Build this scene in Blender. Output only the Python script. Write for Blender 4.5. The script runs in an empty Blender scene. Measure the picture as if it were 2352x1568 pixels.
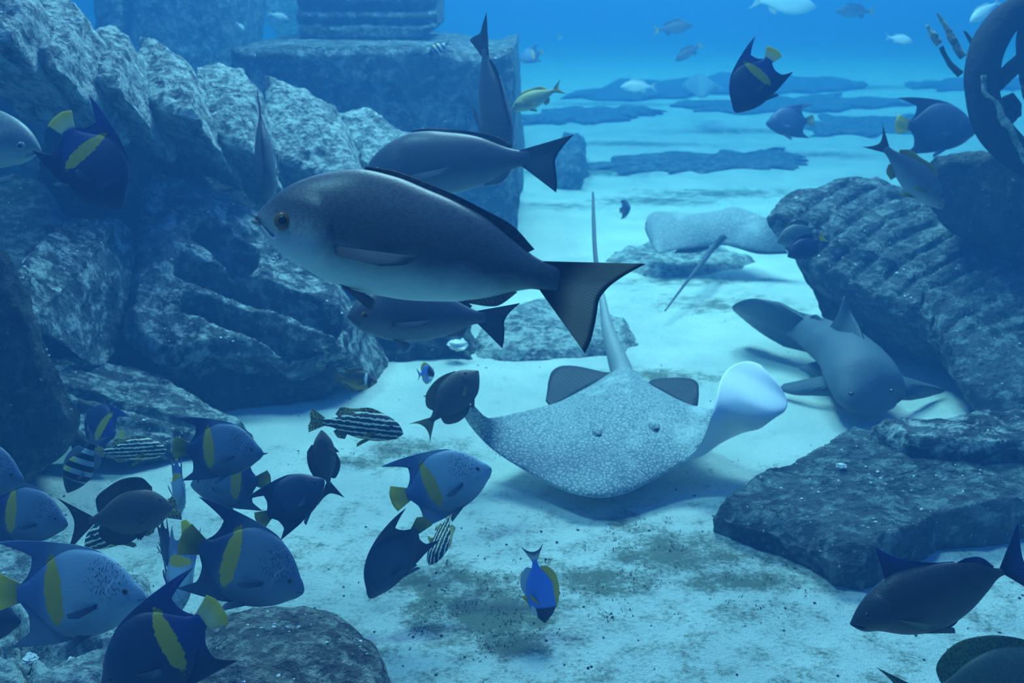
import bpy, bmesh, math, random
import numpy as np
from mathutils import Vector, Matrix, noise as mnoise

# ------------------------------------------------------------------ camera, light, exposure
scene = bpy.context.scene
COL = scene.collection
F, CX, CY = 2839.0, 1176.0, 784.0            # focal length and centre of the 2352x1568 frame
CAM_H, PITCH = 1.8, math.radians(16.4)
cam_data = bpy.data.cameras.new('camera')
cam_data.sensor_width = 36.0
cam_data.lens = F * 36.0 / 2352.0
cam_data.clip_start, cam_data.clip_end = 0.05, 300
cam_data.dof.use_dof = True
cam_data.dof.focus_distance = 3.0
cam_data.dof.aperture_fstop = 5.6
cam = bpy.data.objects.new('camera', cam_data)
COL.objects.link(cam)
cam.location = (0, 0, CAM_H)
cam.rotation_euler = (math.pi / 2 - PITCH, 0, 0)
scene.camera = cam

world = bpy.data.worlds.new('water_light')
scene.world = world
world.use_nodes = True
bg = world.node_tree.nodes['Background']
bg.inputs['Color'].default_value = (0.078, 0.20, 1.0, 1)
bg.inputs['Strength'].default_value = 0.90

sun_data = bpy.data.lights.new('sun', 'SUN')
sun_data.energy = 2.0
sun_data.angle = math.radians(8)
sun_data.color = (0.42, 0.84, 1.0)
sun = bpy.data.objects.new('sun', sun_data)
COL.objects.link(sun)
SUN_DIR = Vector((0.36, -0.06, -1.0)).normalized()      # nearly straight down, a little from the left
sun.rotation_euler = SUN_DIR.to_track_quat('-Z', 'Y').to_euler()
sun.location = (-2, -1, 8)

for i, (loc, sx, sy, watts) in enumerate((((0.6, 8.2, 5.6), 2.8, 2.2, 900), ((4.0, 22.0, 9.0), 22.0, 12.0, 3900))):
    ld = bpy.data.lights.new('tank_lamp', 'AREA')          # lamps hanging over the open tank
    ld.shape, ld.size, ld.size_y, ld.energy, ld.color = 'RECTANGLE', sx, sy, watts, (0.58, 0.83, 1.0)
    lo = bpy.data.objects.new('tank_lamp', ld)
    lo.location = loc
    COL.objects.link(lo)

scene.view_settings.view_transform = 'Standard'
scene.view_settings.look = 'None'
scene.view_settings.exposure = 0.0
scene.view_settings.gamma = 1.0
scene.view_settings.use_curve_mapping = False
scene.cycles.use_denoising = True
scene.cycles.max_bounces = 4
scene.cycles.diffuse_bounces = 3
scene.cycles.use_adaptive_sampling = True
scene.cycles.adaptive_threshold = 0.03
scene.cycles.volume_bounces = 0

RIGHT = Vector((1, 0, 0))
FWD = Vector((0, math.cos(PITCH), -math.sin(PITCH)))
UP = Vector((0, math.sin(PITCH), math.cos(PITCH)))
EYE = Vector((0, 0, CAM_H))


def ray(px, py):
    return FWD + RIGHT * ((px - CX) / F) + UP * ((CY - py) / F)


def PD(px, py, d):                 # point at distance d along the view axis
    return EYE + ray(px, py) * d


def PZ(px, py, z):                 # point at height z
    r = ray(px, py)
    return EYE + r * ((z - CAM_H) / r.z)


def PY(px, py, y):                 # point at world depth y
    r = ray(px, py)
    return EYE + r * (y / r.y)


# ------------------------------------------------------------------ mesh helpers
def tag(o, label=None, cat=None, group=None, kind=None):
    if label: o['label'] = label
    if cat: o['category'] = cat
    if group: o['group'] = group
    if kind: o['kind'] = kind
    return o


def mk(name, verts, faces, mat, parent=None, uv=None, ray_uv=None, smooth=True, origin=None, fix=False):
    me = bpy.data.meshes.new(name)
    V = np.asarray(verts, dtype=float)
    if origin is not None:
        V = V - np.array(origin)
    me.from_pydata(V.tolist(), [], faces)
    if fix:
        bm = bmesh.new(); bm.from_mesh(me)
        bmesh.ops.recalc_face_normals(bm, faces=bm.faces)
        bm.to_mesh(me); bm.free()
    if uv is not None or ray_uv is not None:
        idx = np.empty(len(me.loops), dtype=np.int32)
        me.loops.foreach_get('vertex_index', idx)
        for nm, arr in (('fish', uv), ('ray', ray_uv)):
            if arr is None: continue
            layer = me.uv_layers.new(name=nm)
            layer.data.foreach_set('uv', np.asarray(arr, dtype=np.float32)[idx].ravel())
    if smooth:
        me.polygons.foreach_set('use_smooth', [True] * len(me.polygons))
    me.materials.append(mat)
    me.update()
    o = bpy.data.objects.new(name, me)
    COL.objects.link(o)
    if origin is not None:
        o.location = origin
    if parent is not None:
        o.parent = parent
    return o


def empty(name, loc=(0, 0, 0)):
    o = bpy.data.objects.new(name, None)
    o.empty_display_size = 0.05
    o.location = loc
    COL.objects.link(o)
    return o


def resample(pts, n):
    """smooth curve through pts (Catmull-Rom over chord length), n+1 samples"""
    P = np.asarray(pts, dtype=float)
    d = np.r_[0, np.cumsum(np.linalg.norm(np.diff(P, axis=0), axis=1) + 1e-9)]
    s = np.linspace(0, d[-1], n + 1)
    return hermite(d, P, s)


def hermite(xs, ys, q):
    xs = np.asarray(xs, float); Y = np.asarray(ys, float)
    one = Y.ndim == 1
    if one: Y = Y[:, None]
    dx = np.diff(xs)[:, None]
    sl = np.diff(Y, axis=0) / dx
    m = np.zeros_like(Y)
    m[0], m[-1] = sl[0], sl[-1]
    if len(xs) > 2:
        a, b = sl[:-1], sl[1:]
        m[1:-1] = (a * dx[1:] + b * dx[:-1]) / (dx[1:] + dx[:-1])
        lim = 3 * np.minimum(abs(a), abs(b))
        m[1:-1] = np.sign(m[1:-1]) * np.minimum(abs(m[1:-1]), np.maximum(lim, 0.25 * abs(m[1:-1])))
    q = np.clip(np.asarray(q, float), xs[0], xs[-1])
    k = np.clip(np.searchsorted(xs, q, side='right') - 1, 0, len(xs) - 2)
    h = (xs[k + 1] - xs[k])[:, None]
    t = ((q - xs[k])[:, None]) / h
    r = ((2 * t**3 - 3 * t**2 + 1) * Y[k] + (t**3 - 2 * t**2 + t) * h * m[k]
         + (-2 * t**3 + 3 * t**2) * Y[k + 1] + (t**3 - t**2) * h * m[k + 1])
    return r[:, 0] if one else r


def grid_faces(nu, nv, off=0, wrap_v=False, flip=False):
    f = []
    cols = nv if wrap_v else nv - 1
    for i in range(nu - 1):
        for j in range(cols):
            a = off + i * nv + j; b = off + i * nv + (j + 1) % nv
            c = off + (i + 1) * nv + (j + 1) % nv; d = off + (i + 1) * nv + j
            f.append((a, d, c, b) if flip else (a, b, c, d))
    return f


def sstep(a, b, x):
    t = np.clip((np.asarray(x, float) - a) / (b - a), 0, 1)
    return t * t * (3 - 2 * t)


def nvec3(v):
    return Vector((mnoise.noise(v + Vector((9.3, 21.7, 4.1))), mnoise.noise(v + Vector((47.2, 3.9, 15.6))), mnoise.noise(v + Vector((1.8, 33.4, 58.2)))))


def vnoise(P, freq, amp, seed, octaves=3, gain=0.55):
    out = np.zeros_like(P)
    so = Vector((seed * 13.7, seed * 7.3, seed * 3.1))
    for i, p in enumerate(P):
        v = Vector(p) * freq + so
        a = amp
        acc = Vector((0, 0, 0))
        for k in range(octaves):
            acc += nvec3(v) * a
            v = v * 2.17 + Vector((5.2, 1.3, 9.1)); a *= gain
        out[i] = acc
    return out


# ------------------------------------------------------------------ node helpers
class NT:
    def __init__(s, name):
        s.m = bpy.data.materials.new(name)
        s.m.use_nodes = True
        s.t = s.m.node_tree
        s.t.nodes.clear()
        s.out = s.t.nodes.new('ShaderNodeOutputMaterial')

    def n(s, kind, **kw):
        nd = s.t.nodes.new('ShaderNode' + kind)
        for k, v in kw.items(): setattr(nd, k, v)
        return nd

    def put(s, sock, v):
        if isinstance(v, bpy.types.NodeSocket): s.t.links.new(v, sock)
        elif isinstance(v, (tuple, list)) and len(v) == 3 and sock.type == 'RGBA': sock.default_value = (*v, 1)
        else: sock.default_value = v

    def math(s, op, a, b=0.0, clamp=False):
        nd = s.n('Math', operation=op, use_clamp=clamp)
        s.put(nd.inputs[0], a); s.put(nd.inputs[1], b)
        return nd.outputs[0]

    def mix(s, f, a, b):
        nd = s.n('Mix', data_type='RGBA')
        s.put(nd.inputs[0], f); s.put(nd.inputs[6], a); s.put(nd.inputs[7], b)
        return nd.outputs[2]

    def step(s, v, a, b):
        nd = s.n('MapRange', interpolation_type='SMOOTHSTEP')
        s.put(nd.inputs[0], v); s.put(nd.inputs[1], a); s.put(nd.inputs[2], b)
        return nd.outputs[0]

    def noise(s, vec, scale, detail=4, rough=0.55, dist=0.0):
        nd = s.n('TexNoise')
        if vec is not None: s.put(nd.inputs['Vector'], vec)
        s.put(nd.inputs['Scale'], scale); s.put(nd.inputs['Detail'], detail)
        s.put(nd.inputs['Roughness'], rough); s.put(nd.inputs['Distortion'], dist)
        return nd.outputs['Fac']

    def voronoi(s, vec, scale, feature='F1'):
        nd = s.n('TexVoronoi', feature=feature)
        if vec is not None: s.put(nd.inputs['Vector'], vec)
        s.put(nd.inputs['Scale'], scale)
        return nd.outputs['Distance']

    def obj(s): return s.n('TexCoord').outputs['Object']

    def uv(s, name):
        nd = s.n('UVMap', uv_map=name)
        sp = s.n('SeparateXYZ')
        s.t.links.new(nd.outputs[0], sp.inputs[0])
        return nd.outputs[0], sp.outputs[0], sp.outputs[1]

    def bump(s, h, strength, dist):
        nd = s.n('Bump')
        s.put(nd.inputs['Strength'], strength); s.put(nd.inputs['Distance'], dist); s.put(nd.inputs['Height'], h)
        return nd.outputs[0]

    def done(s, color, rough=0.6, spec=0.3, normal=None, translucent=0.0):
        p = s.n('BsdfPrincipled')
        s.put(p.inputs['Base Color'], color); s.put(p.inputs['Roughness'], rough)
        s.put(p.inputs['Specular IOR Level'], spec)
        if normal is not None: s.put(p.inputs['Normal'], normal)
        sh = p.outputs[0]
        if translucent:
            tr = s.n('BsdfTranslucent'); s.put(tr.inputs['Color'], color)
            mx = s.n('MixShader'); mx.inputs[0].default_value = translucent
            s.t.links.new(sh, mx.inputs[1]); s.t.links.new(tr.outputs[0], mx.inputs[2])
            sh = mx.outputs[0]
        s.t.links.new(sh, s.out.inputs['Surface'])
        return s.m


# ------------------------------------------------------------------ water
def build_water():
    t = NT('hazy_sea_water')
    sc = t.n('VolumeScatter'); sc.inputs['Color'].default_value = (0.10, 0.42, 1.0, 1)
    sc.inputs['Density'].default_value = 0.075
    ab = t.n('VolumeAbsorption'); ab.inputs['Color'].default_value = (0.20, 0.76, 0.94, 1)
    ab.inputs['Density'].default_value = 0.15
    ad = t.n('AddShader')
    t.t.links.new(sc.outputs[0], ad.inputs[0]); t.t.links.new(ab.outputs[0], ad.inputs[1])
    t.t.links.new(ad.outputs[0], t.out.inputs['Volume'])
    x0, x1, y0, y1, z0, z1 = -45, 45, -0.9, 75, -0.6, 4.2
    v = [(x, y, z) for z in (z0, z1) for y in (y0, y1) for x in (x0, x1)]
    f = [(0, 2, 3, 1), (4, 5, 7, 6), (0, 1, 5, 4), (2, 6, 7, 3), (0, 4, 6, 2), (1, 3, 7, 5)]
    o = mk('sea_water', v, f, t.m, smooth=False, fix=True)
    tag(o, 'hazy blue sea water filling the whole tank', 'water', kind='stuff')


build_water()


def build_blocker_wall():
    # unseen dark wall, added on the visitor-hall side to block ambient light from behind
    t = NT('dark_blocker_wall')
    m = t.done(t.mix(t.noise(t.obj(), 2), (0.01, 0.012, 0.016), (0.02, 0.022, 0.028)), 0.8, 0.2)
    v = [(x, y, z) for z in (-0.6, 5.2) for y in (-1.2, -0.9) for x in (-45, 45)]
    f = [(0, 2, 3, 1), (4, 5, 7, 6), (0, 1, 5, 4), (2, 6, 7, 3), (0, 4, 6, 2), (1, 3, 7, 5)]
    tag(mk('wall_blocker', v, f, m, smooth=False, fix=True), 'added unseen dark wall on the visitor hall side, blocking ambient light', None, kind='structure')


build_blocker_wall()

# ------------------------------------------------------------------ materials of the setting
def mat_sand():
    t = NT('pale_sand')
    c = t.obj()
    at = t.n('Attribute', attribute_name='algae').outputs['Fac']  # algae stains, plus the dimmer light on near sand put into colour
    big = t.noise(c, 2.2, 5, 0.6)
    mid = t.noise(c, 9, 6, 0.65)
    fine = t.noise(c, 70, 4, 0.7)
    grain = t.voronoi(c, 220)
    base = t.mix(t.step(big, 0.35, 0.65), (0.50, 0.58, 0.53), (0.62, 0.69, 0.62))
    base = t.mix(t.math('MULTIPLY', t.step(fine, 0.55, 0.75), 0.30), base, (0.30, 0.36, 0.34))
    base = t.mix(t.math('MULTIPLY', t.step(mid, 0.60, 0.75), 0.40), base, (0.26, 0.32, 0.31))
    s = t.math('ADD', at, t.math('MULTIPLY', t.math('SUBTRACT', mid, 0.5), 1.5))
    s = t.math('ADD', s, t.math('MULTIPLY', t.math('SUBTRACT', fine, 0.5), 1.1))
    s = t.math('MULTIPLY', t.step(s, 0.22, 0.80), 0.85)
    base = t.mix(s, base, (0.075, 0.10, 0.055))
    h = t.math('ADD', t.math('MULTIPLY', mid, 0.7), t.math('ADD', t.math('MULTIPLY', fine, 0.4), t.math('MULTIPLY', grain, 0.15)))
    return t.done(base, 0.95, 0.1, t.bump(h, 0.6, 0.03))


def mat_rock(name, dark=(0.022, 0.032, 0.036), mid=(0.115, 0.145, 0.145), light=(0.50, 0.58, 0.54), bias=0.0, scale=1.0, stretch=(1, 1, 1)):
    t = NT(name)
    mp = t.n('Mapping'); t.t.links.new(t.obj(), mp.inputs['Vector'])
    mp.inputs['Scale'].default_value = stretch
    c = mp.outputs[0]
    a = t.noise(c, 5 * scale, 6, 0.68, 0.4)
    b = t.noise(c, 14 * scale, 6, 0.72, 0.3)
    v = t.voronoi(c, 34 * scale)
    f = t.noise(c, 75 * scale, 3, 0.7)
    col = t.mix(t.step(a, 0.34 - bias, 0.60 - bias), dark, mid)
    col = t.mix(t.math('MULTIPLY', t.step(b, 0.47 - bias, 0.62 - bias), 0.85), col, light)
    col = t.mix(t.math('MULTIPLY', t.step(f, 0.56, 0.70), 0.75), col, dark)
    col = t.mix(t.math('MULTIPLY', t.step(t.noise(c, 46 * scale, 2, 0.5), 0.70, 0.76), 0.8), col, (0.72, 0.80, 0.76))
    h = t.math('ADD', t.math('MULTIPLY', a, 1.0), t.math('ADD', t.math('MULTIPLY', b, 0.55), t.math('ADD', t.math('MULTIPLY', f, 0.3), t.math('MULTIPLY', v, 0.3))))
    return t.done(col, 0.95, 0.1, t.bump(h, 0.9, 0.05))


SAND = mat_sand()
ROCK = mat_rock('encrusted_stone')
ROCK_PALE = mat_rock('pale_encrusted_stone', bias=0.05, mid=(0.17, 0.205, 0.20))
ROCK_MOTTLED = mat_rock('mottled_stone', dark=(0.05, 0.045, 0.045), mid=(0.17, 0.17, 0.15), light=(0.40, 0.42, 0.36), scale=1.5)
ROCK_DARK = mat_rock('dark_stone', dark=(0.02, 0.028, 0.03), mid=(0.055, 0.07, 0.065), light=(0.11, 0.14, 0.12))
ROCK_SLATE = mat_rock('slate_stone', dark=(0.03, 0.045, 0.05), mid=(0.085, 0.11, 0.115), light=(0.22, 0.29, 0.28))


# ------------------------------------------------------------------ rocks
def slab(name, outline, d, mat, seed=0, n_ring=26, n_ang=150, n_side=14, rough=0.03, freq=3.0, groove=None,
         parent=None, edge=0.06, smooth_outline=0, shrink=1.0, dome=0.0, shape=True):
    """stone whose visible face is a closed outline of (px, py, point); extruded by vector d"""
    pts = [(p[0], p[1], *p[2]) for p in outline]
    P = np.array(pts + [pts[0]], float)
    seg = np.linalg.norm(np.diff(P[:, 2:], axis=0), axis=1)
    dd = np.r_[0, np.cumsum(seg)]
    s = np.linspace(0, dd[-1], n_ang + 1)[:-1]
    O = np.stack([np.interp(s, dd, P[:, k]) for k in range(5)], 1)
    for _ in range(smooth_outline):
        O = 0.5 * O + 0.25 * (np.roll(O, 1, 0) + np.roll(O, -1, 0))
    C = np.array(pts, float).mean(0)
    d = np.array(d, float)
    nrm = np.zeros(3)
    for i in range(n_ang):
        nrm += np.cross(O[i, 2:] - C[2:], O[(i + 1) % n_ang, 2:] - C[2:])
    nrm /= np.linalg.norm(nrm)
    if nrm.dot(d) > 0: nrm = -nrm
    size = np.sqrt(seg.sum())
    V, pix = [C[2:] + nrm * dome], [C[:2]]
    ks = 1 - (1 - np.linspace(0, 1, n_ring + 1)[1:]) ** 1.25
    for k in ks:
        L = C + (O - C) * k
        drop = edge * sstep(0.86, 1.0, k) ** 2
        for q in L:
            V.append(q[2:] - nrm * drop + nrm * dome * (1 - k * k)); pix.append(q[:2])
    for j in range(1, n_side + 1):
        w = j / n_side
        L = O + (C - O) * (1 - shrink) * w
        for q in L:
            V.append(q[2:] - nrm * edge * (1 - w) + d * w); pix.append((-9999, -9999))
    V = np.array(V); pix = np.array(pix)
    V = V + vnoise(V, freq, rough * 1.05, seed, 5, 0.62)
    if groove is not None:
        dep = np.array([groove(x, y) if x > -9000 else 0.0 for x, y in pix])
        V = V - nrm[None, :] * dep[:, None]
    faces = [(0, 1 + (i + 1) % n_ang, 1 + i) for i in range(n_ang)]
    faces += grid_faces(len(ks) + n_side, n_ang, 1, wrap_v=True)
    last = 1 + (len(ks) + n_side - 1) * n_ang
    V = np.vstack([V, V[last:last + n_ang].mean(0)])
    faces += [(len(V) - 1, last + i, last + (i + 1) % n_ang) for i in range(n_ang)]
    org = V.mean(0); org[2] = V[:, 2].min()
    return mk(name, V, faces, mat, parent, origin=tuple(org), fix=True)


def oy(pts, y): return [(p[0], p[1], PY(p[0], p[1], p[2] if len(p) > 2 else y)) for p in pts]
def oz(pts, z): return [(p[0], p[1], PZ(p[0], p[1], p[2] if len(p) > 2 else z)) for p in pts]


# ------------------------------------------------------------------ sea floor
ALGAE = [(1130, 1400, 190, 60, 1.0), (1010, 1330, 150, 40, .8), (1330, 1330, 220, 45, .75), (1560, 1270, 200, 50, .8), (1440, 1200, 90, 40, .55),
         (1700, 1330, 180, 35, .75), (1830, 1270, 120, 40, .7), (1180, 1480, 90, 30, .95), (1720, 1400, 90, 30, .6), (1950, 1330, 150, 40, .5),
         (1250, 1195, 120, 25, .45), (1750, 1520, 120, 25, .45), (1060, 1240, 120, 30, .45), (960, 1030, 150, 25, .7), (830, 1060, 140, 14, .7),
         (1030, 1460, 110, 40, .6), (1450, 1420, 160, 22, .5), (2050, 1300, 160, 30, .5), (1500, 860, 180, 22, 0.72), (1660, 690, 180, 22, 0.62),
         (1560, 640, 200, 14, 0.57), (1330, 395, 160, 9, 0.82), (1500, 455, 150, 10, 0.72), (1650, 440, 180, 9, 0.72), (1300, 470, 110, 9, 0.57), (1700, 300, 180, 7, 0.67),
         (1450, 330, 200, 6, 0.72), (1880, 355, 120, 7, 0.72), (1960, 200, 200, 5, 0.72), (1400, 240, 200, 5, 0.67), (1260, 1560, 160, 25, .45)]


def build_floor():
    ny, nx = 330, 240
    ys = 2.0 * np.exp(np.linspace(0, math.log(37), ny)) - 0.0
    ys = np.r_[np.linspace(-4, 1.95, 24), ys]
    ny = len(ys)
    xs = np.sign(np.linspace(-1, 1, nx)) * abs(np.linspace(-1, 1, nx)) ** 1.25
    V = []
    for y in ys:
        hw = 3.2 + 0.55 * max(y, 0)
        for x in xs:
            V.append((x * hw, y, 0))
    V = np.array(V)
    algae_dim = 0.33 * (1 - sstep(3.6, 5.2, V[:, 1]))  # near sand coloured darker to stand in for dimmer light there
    for (px, py, rx, ry, s) in ALGAE:
        c = PZ(px, py, 0)
        dist = (c - EYE).length
        wx = rx * dist / F
        wy = ry * dist / F / (CAM_H / dist)
        q = ((V[:, 0] - c.x) / wx) ** 2 + ((V[:, 1] - c.y) / wy) ** 2
        algae_dim = np.maximum(algae_dim, s * np.exp(-q * 0.7))
    z = np.array([mnoise.noise(Vector((p[0] * 0.55, p[1] * 0.55, 3.3))) * 0.025
                  + mnoise.noise(Vector((p[0] * 2.3, p[1] * 2.3, 8.1))) * 0.012
                  + mnoise.noise(Vector((p[0] * 7.0, p[1] * 9.0, 1.7))) * 0.006 for p in V])
    V[:, 2] = z - 0.01
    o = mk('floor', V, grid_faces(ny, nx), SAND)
    a = o.data.attributes.new('algae', 'FLOAT', 'POINT')  # holds algae stains and the painted dimness of the near sand
    a.data.foreach_set('value', algae_dim.astype(np.float32))
    tag(o, 'pale rippled sand bed with green algae stains', None, kind='structure')


build_floor()


# ------------------------------------------------------------------ stone ruins
def seg_d(x, y, x0, y0, x1, y1):
    dx, dy = x1 - x0, y1 - y0
    t = min(1, max(0, ((x - x0) * dx + (y - y0) * dy) / (dx * dx + dy * dy)))
    return math.hypot(x - x0 - t * dx, y - y0 - t * dy)


def rock(name, label, *a, cat='rock', group=None, **k):
    return tag(slab(name, *a, **k), label, cat, group)


def build_ruins():
    # two-step plinth behind the chubs
    rock('stone_plinth', 'large square stone plinth carrying a smaller carved block',
         oy([(528, 112), (690, 104), (850, 106), (1000, 108), (1060, 122), (1120, 128), (1178, 112), (1184, 340), (1194, 430), (1186, 560), (1050, 640), (540, 640)], 8.0),
         (0.05, 2.3, 0.0), ROCK_SLATE, seed=3, rough=0.02, freq=2.0, edge=0.05, n_ang=220, n_ring=30)
    rock('carved_block', 'carved stone block with horizontal grooves on top of the plinth',
         oy([(676, -130), (1000, -130), (1003, 60), (955, 94), (690, 96), (682, 60)], 8.9), (0.0, 1.1, 0.0), ROCK_SLATE, seed=5, rough=0.012,
         edge=0.03, groove=lambda x, y: 0.06 * max(math.exp(-((y - 18) / 9) ** 2), 0.7 * math.exp(-((y - 52) / 7) ** 2), math.exp(-((y + 40) / 9) ** 2)), n_ring=44)
    rock('stone_pillar', 'tall hazy stone pillar standing behind the fallen arch',
         oy([(200, -220), (526, -220), (528, 60), (500, 300), (220, 300)], 10.0), (0, 1.4, 0), ROCK_SLATE, seed=8, rough=0.03, freq=2, edge=0.06,
         groove=lambda x, y: 0.10 * math.exp(-((x - 285) / 10) ** 2), n_ring=36)
    rock('far_boulder', 'pale boulder in the haze between pillar and carved block',
         oy([(590, -60), (690, -60), (690, 26), (640, 30), (592, 22)], 13.0), (0, 1.2, -0.4), ROCK_PALE, seed=12, rough=0.05)
    # fallen arch: one thing, its stones are parts
    arch = empty('fallen_arch', PY(480, 420, 5.9))
    tag(arch, 'fallen arch of seven roughly cut pale stones leaning across the ruins', 'arch')
    bpy.context.view_layer.update()
    inv = arch.matrix_world.inverted()
    blocks = [
        ([(-150, -110), (60, -60), (92, 8), (22, 92), (-150, 60)], 4.75, 1),
        ([(96, -25), (170, 0), (204, 42), (132, 148), (70, 128), (26, 98)], 4.9, 2),
        ([(222, 54), (262, 50), (305, 84), (296, 130), (272, 196), (150, 162)], 5.15, 3),
        ([(322, 86), (362, 92), (430, 132), (447, 190), (452, 268), (400, 256), (292, 218)], 5.4, 4),
        ([(446, 152), (492, 136), (556, 158), (598, 208), (588, 345), (560, 335), (466, 302)], 5.65, 5),
        ([(600, 172), (650, 182), (772, 238), (800, 330), (830, 392), (730, 398), (612, 352)], 5.95, 6),
        ([(770, 246), (830, 236), (905, 288), (990, 322), (1010, 440), (850, 470), (836, 392)], 6.3, 7)]
    for pts, y, sd in blocks:
        mx, my = sum(p[0] for p in pts) / len(pts), sum(p[1] for p in pts) / len(pts)
        pts = [(mx + (p[0] - mx) * 0.955, my + (p[1] - my) * 0.985) for p in pts]
        ymin = min(p[1] for p in pts); ymax = max(p[1] for p in pts)
        o = slab('block', [(p[0], p[1], PY(p[0], p[1], y + 0.75 * (ymax - p[1]) / (ymax - ymin))) for p in pts],
                 (0.08, 0.50, -0.40), ROCK_PALE, seed=20 + sd, rough=0.022, freq=6.0, edge=0.02, n_ang=140, n_ring=26, n_side=16, shrink=1.0, dome=0.03)
        o.parent = arch; o.location = inv @ o.location
    # carved slab with slots, leaning
    slots = [(425, 622, 765, 735, 30), (425, 700, 800, 815, 22), (470, 535, 560, 600, 34)]

    def slot(x, y):
        g = 0.0
        for (a, b, c, e, w) in slots:
            dd = seg_d(x, y, a, b, c, e)
            g = max(g, 0.17 * (1 - float(sstep(w * 0.7, w * 1.15, dd))))
        return g
    rock('slotted_slab', 'leaning stone slab with two long diagonal slots cut in it',
         oy([(345, 378, 5.75), (425, 395, 5.75), (520, 432, 5.78), (600, 470, 5.8), (690, 545, 5.7), (775, 640, 5.5), (800, 700, 5.3), (792, 780, 5.12), (640, 800, 5.0), (470, 790, 4.98),
             (400, 822, 4.92), (350, 815, 4.92), (285, 752, 5.0), (300, 640, 5.25), (322, 500, 5.5)], 5.4),
         (0.15, 0.55, -0.50), ROCK, seed=41, rough=0.022, freq=4, edge=0.05, n_ang=240, n_ring=60, groove=slot)
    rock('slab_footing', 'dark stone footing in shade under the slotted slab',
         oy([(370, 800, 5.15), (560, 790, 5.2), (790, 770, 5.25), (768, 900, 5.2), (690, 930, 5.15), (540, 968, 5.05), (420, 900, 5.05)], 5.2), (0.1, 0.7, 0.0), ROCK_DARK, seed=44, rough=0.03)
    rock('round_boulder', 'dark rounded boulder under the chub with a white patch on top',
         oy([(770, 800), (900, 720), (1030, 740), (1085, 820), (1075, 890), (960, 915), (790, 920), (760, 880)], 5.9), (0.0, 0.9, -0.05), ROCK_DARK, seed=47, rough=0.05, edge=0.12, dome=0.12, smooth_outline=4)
    rock('tilted_stone', 'tilted square stone bar pointing up beside the slotted slab',
         oy([(13, 630, 4.55), (60, 580, 4.75), (140, 500, 5.1), (215, 496, 5.3), (285, 500, 5.4), (223, 585, 5.0), (170, 632, 4.8), (70, 738, 4.45)], 4.8), (0.10, 0.42, -0.32), ROCK, seed=51, rough=0.022, freq=4, edge=0.025)
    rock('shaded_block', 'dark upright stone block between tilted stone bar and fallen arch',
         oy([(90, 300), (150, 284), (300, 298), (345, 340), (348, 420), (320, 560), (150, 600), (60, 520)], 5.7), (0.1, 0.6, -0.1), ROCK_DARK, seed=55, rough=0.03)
    rock('edge_block', 'pale stone block lying behind the tilted stone bar',
         oy([(-160, 400, 5.3), (40, 396, 5.6), (110, 420, 5.6), (160, 480, 5.35), (110, 560, 5.0), (10, 620, 4.7), (-160, 640, 4.7)], 5.2), (0.1, 0.2, -0.5), ROCK_SLATE, seed=58, rough=0.03)
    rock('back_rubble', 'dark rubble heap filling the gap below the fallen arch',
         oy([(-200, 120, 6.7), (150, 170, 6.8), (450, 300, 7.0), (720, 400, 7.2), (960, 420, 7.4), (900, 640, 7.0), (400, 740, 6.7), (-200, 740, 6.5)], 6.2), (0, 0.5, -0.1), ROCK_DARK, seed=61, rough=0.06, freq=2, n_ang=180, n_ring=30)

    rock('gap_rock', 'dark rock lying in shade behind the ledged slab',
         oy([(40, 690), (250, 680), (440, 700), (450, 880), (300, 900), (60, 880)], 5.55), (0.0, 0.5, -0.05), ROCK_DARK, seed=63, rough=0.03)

    def ledge(x, y):
        t = (x - 120) / 440.0
        yl = y - 0.30 * (x - 120)
        return 0.035 * (float(sstep(868, 874, yl)) - 0.6 * float(sstep(880, 884, yl)) + 0.7 * float(sstep(896, 901, yl)))
    rock('ledged_slab', 'low stone slab with stepped bright ridges along its side',
         oy([(108, 815, 4.75), (160, 803, 4.9), (260, 822, 4.95), (360, 850, 4.95), (460, 905, 4.85), (575, 975, 4.65), (480, 1005, 4.5), (300, 1022, 4.35), (170, 1000, 4.35), (118, 900, 4.5)], 4.6),
         (0.1, 0.35, -0.35), ROCK, seed=65, rough=0.018, freq=4, edge=0.04, groove=ledge, n_ang=200, n_ring=44)
    rock('dark_boulder', 'tall dark boulder at the tank edge beside the ledged slab',
         oy([(-300, 560), (-10, 590), (30, 660), (76, 770), (110, 880), (186, 990), (150, 1060), (52, 1138), (-80, 1200), (-300, 1200)], 3.95), (-0.2, 0.5, -0.1), ROCK_DARK, seed=71, rough=0.03, dome=0.06, smooth_outline=2)
    # foreground rocks
    rock('mottled_rock', 'mottled brown rock mound half buried in the foreground sand',
         oz([(425, 1470), (500, 1408), (600, 1388), (700, 1392), (800, 1425), (868, 1470), (896, 1530), (860, 1600), (640, 1680), (430, 1640)], 0.10), (0, 0, -0.18), ROCK_MOTTLED, seed=75, rough=0.015, freq=6, edge=0.05, dome=0.06, smooth_outline=4, n_ring=36)
    rock('cracked_rock', 'flat cracked pale rock under the big angelfish',
         oz([(-120, 1230), (60, 1210), (150, 1215), (250, 1285), (345, 1310), (330, 1400), (270, 1480), (230, 1600), (-120, 1640)], 0.06), (0, 0, -0.12), ROCK_PALE, seed=78, rough=0.015, freq=5, edge=0.03,
         groove=lambda x, y: 0.05 * (1 - float(sstep(8, 20, min(seg_d(x, y, 0, 1510, 110, 1515), seg_d(x, y, 110, 1530, 215, 1490), seg_d(x, y, 20, 1440, 60, 1560))))), n_ring=46, n_ang=200)
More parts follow.
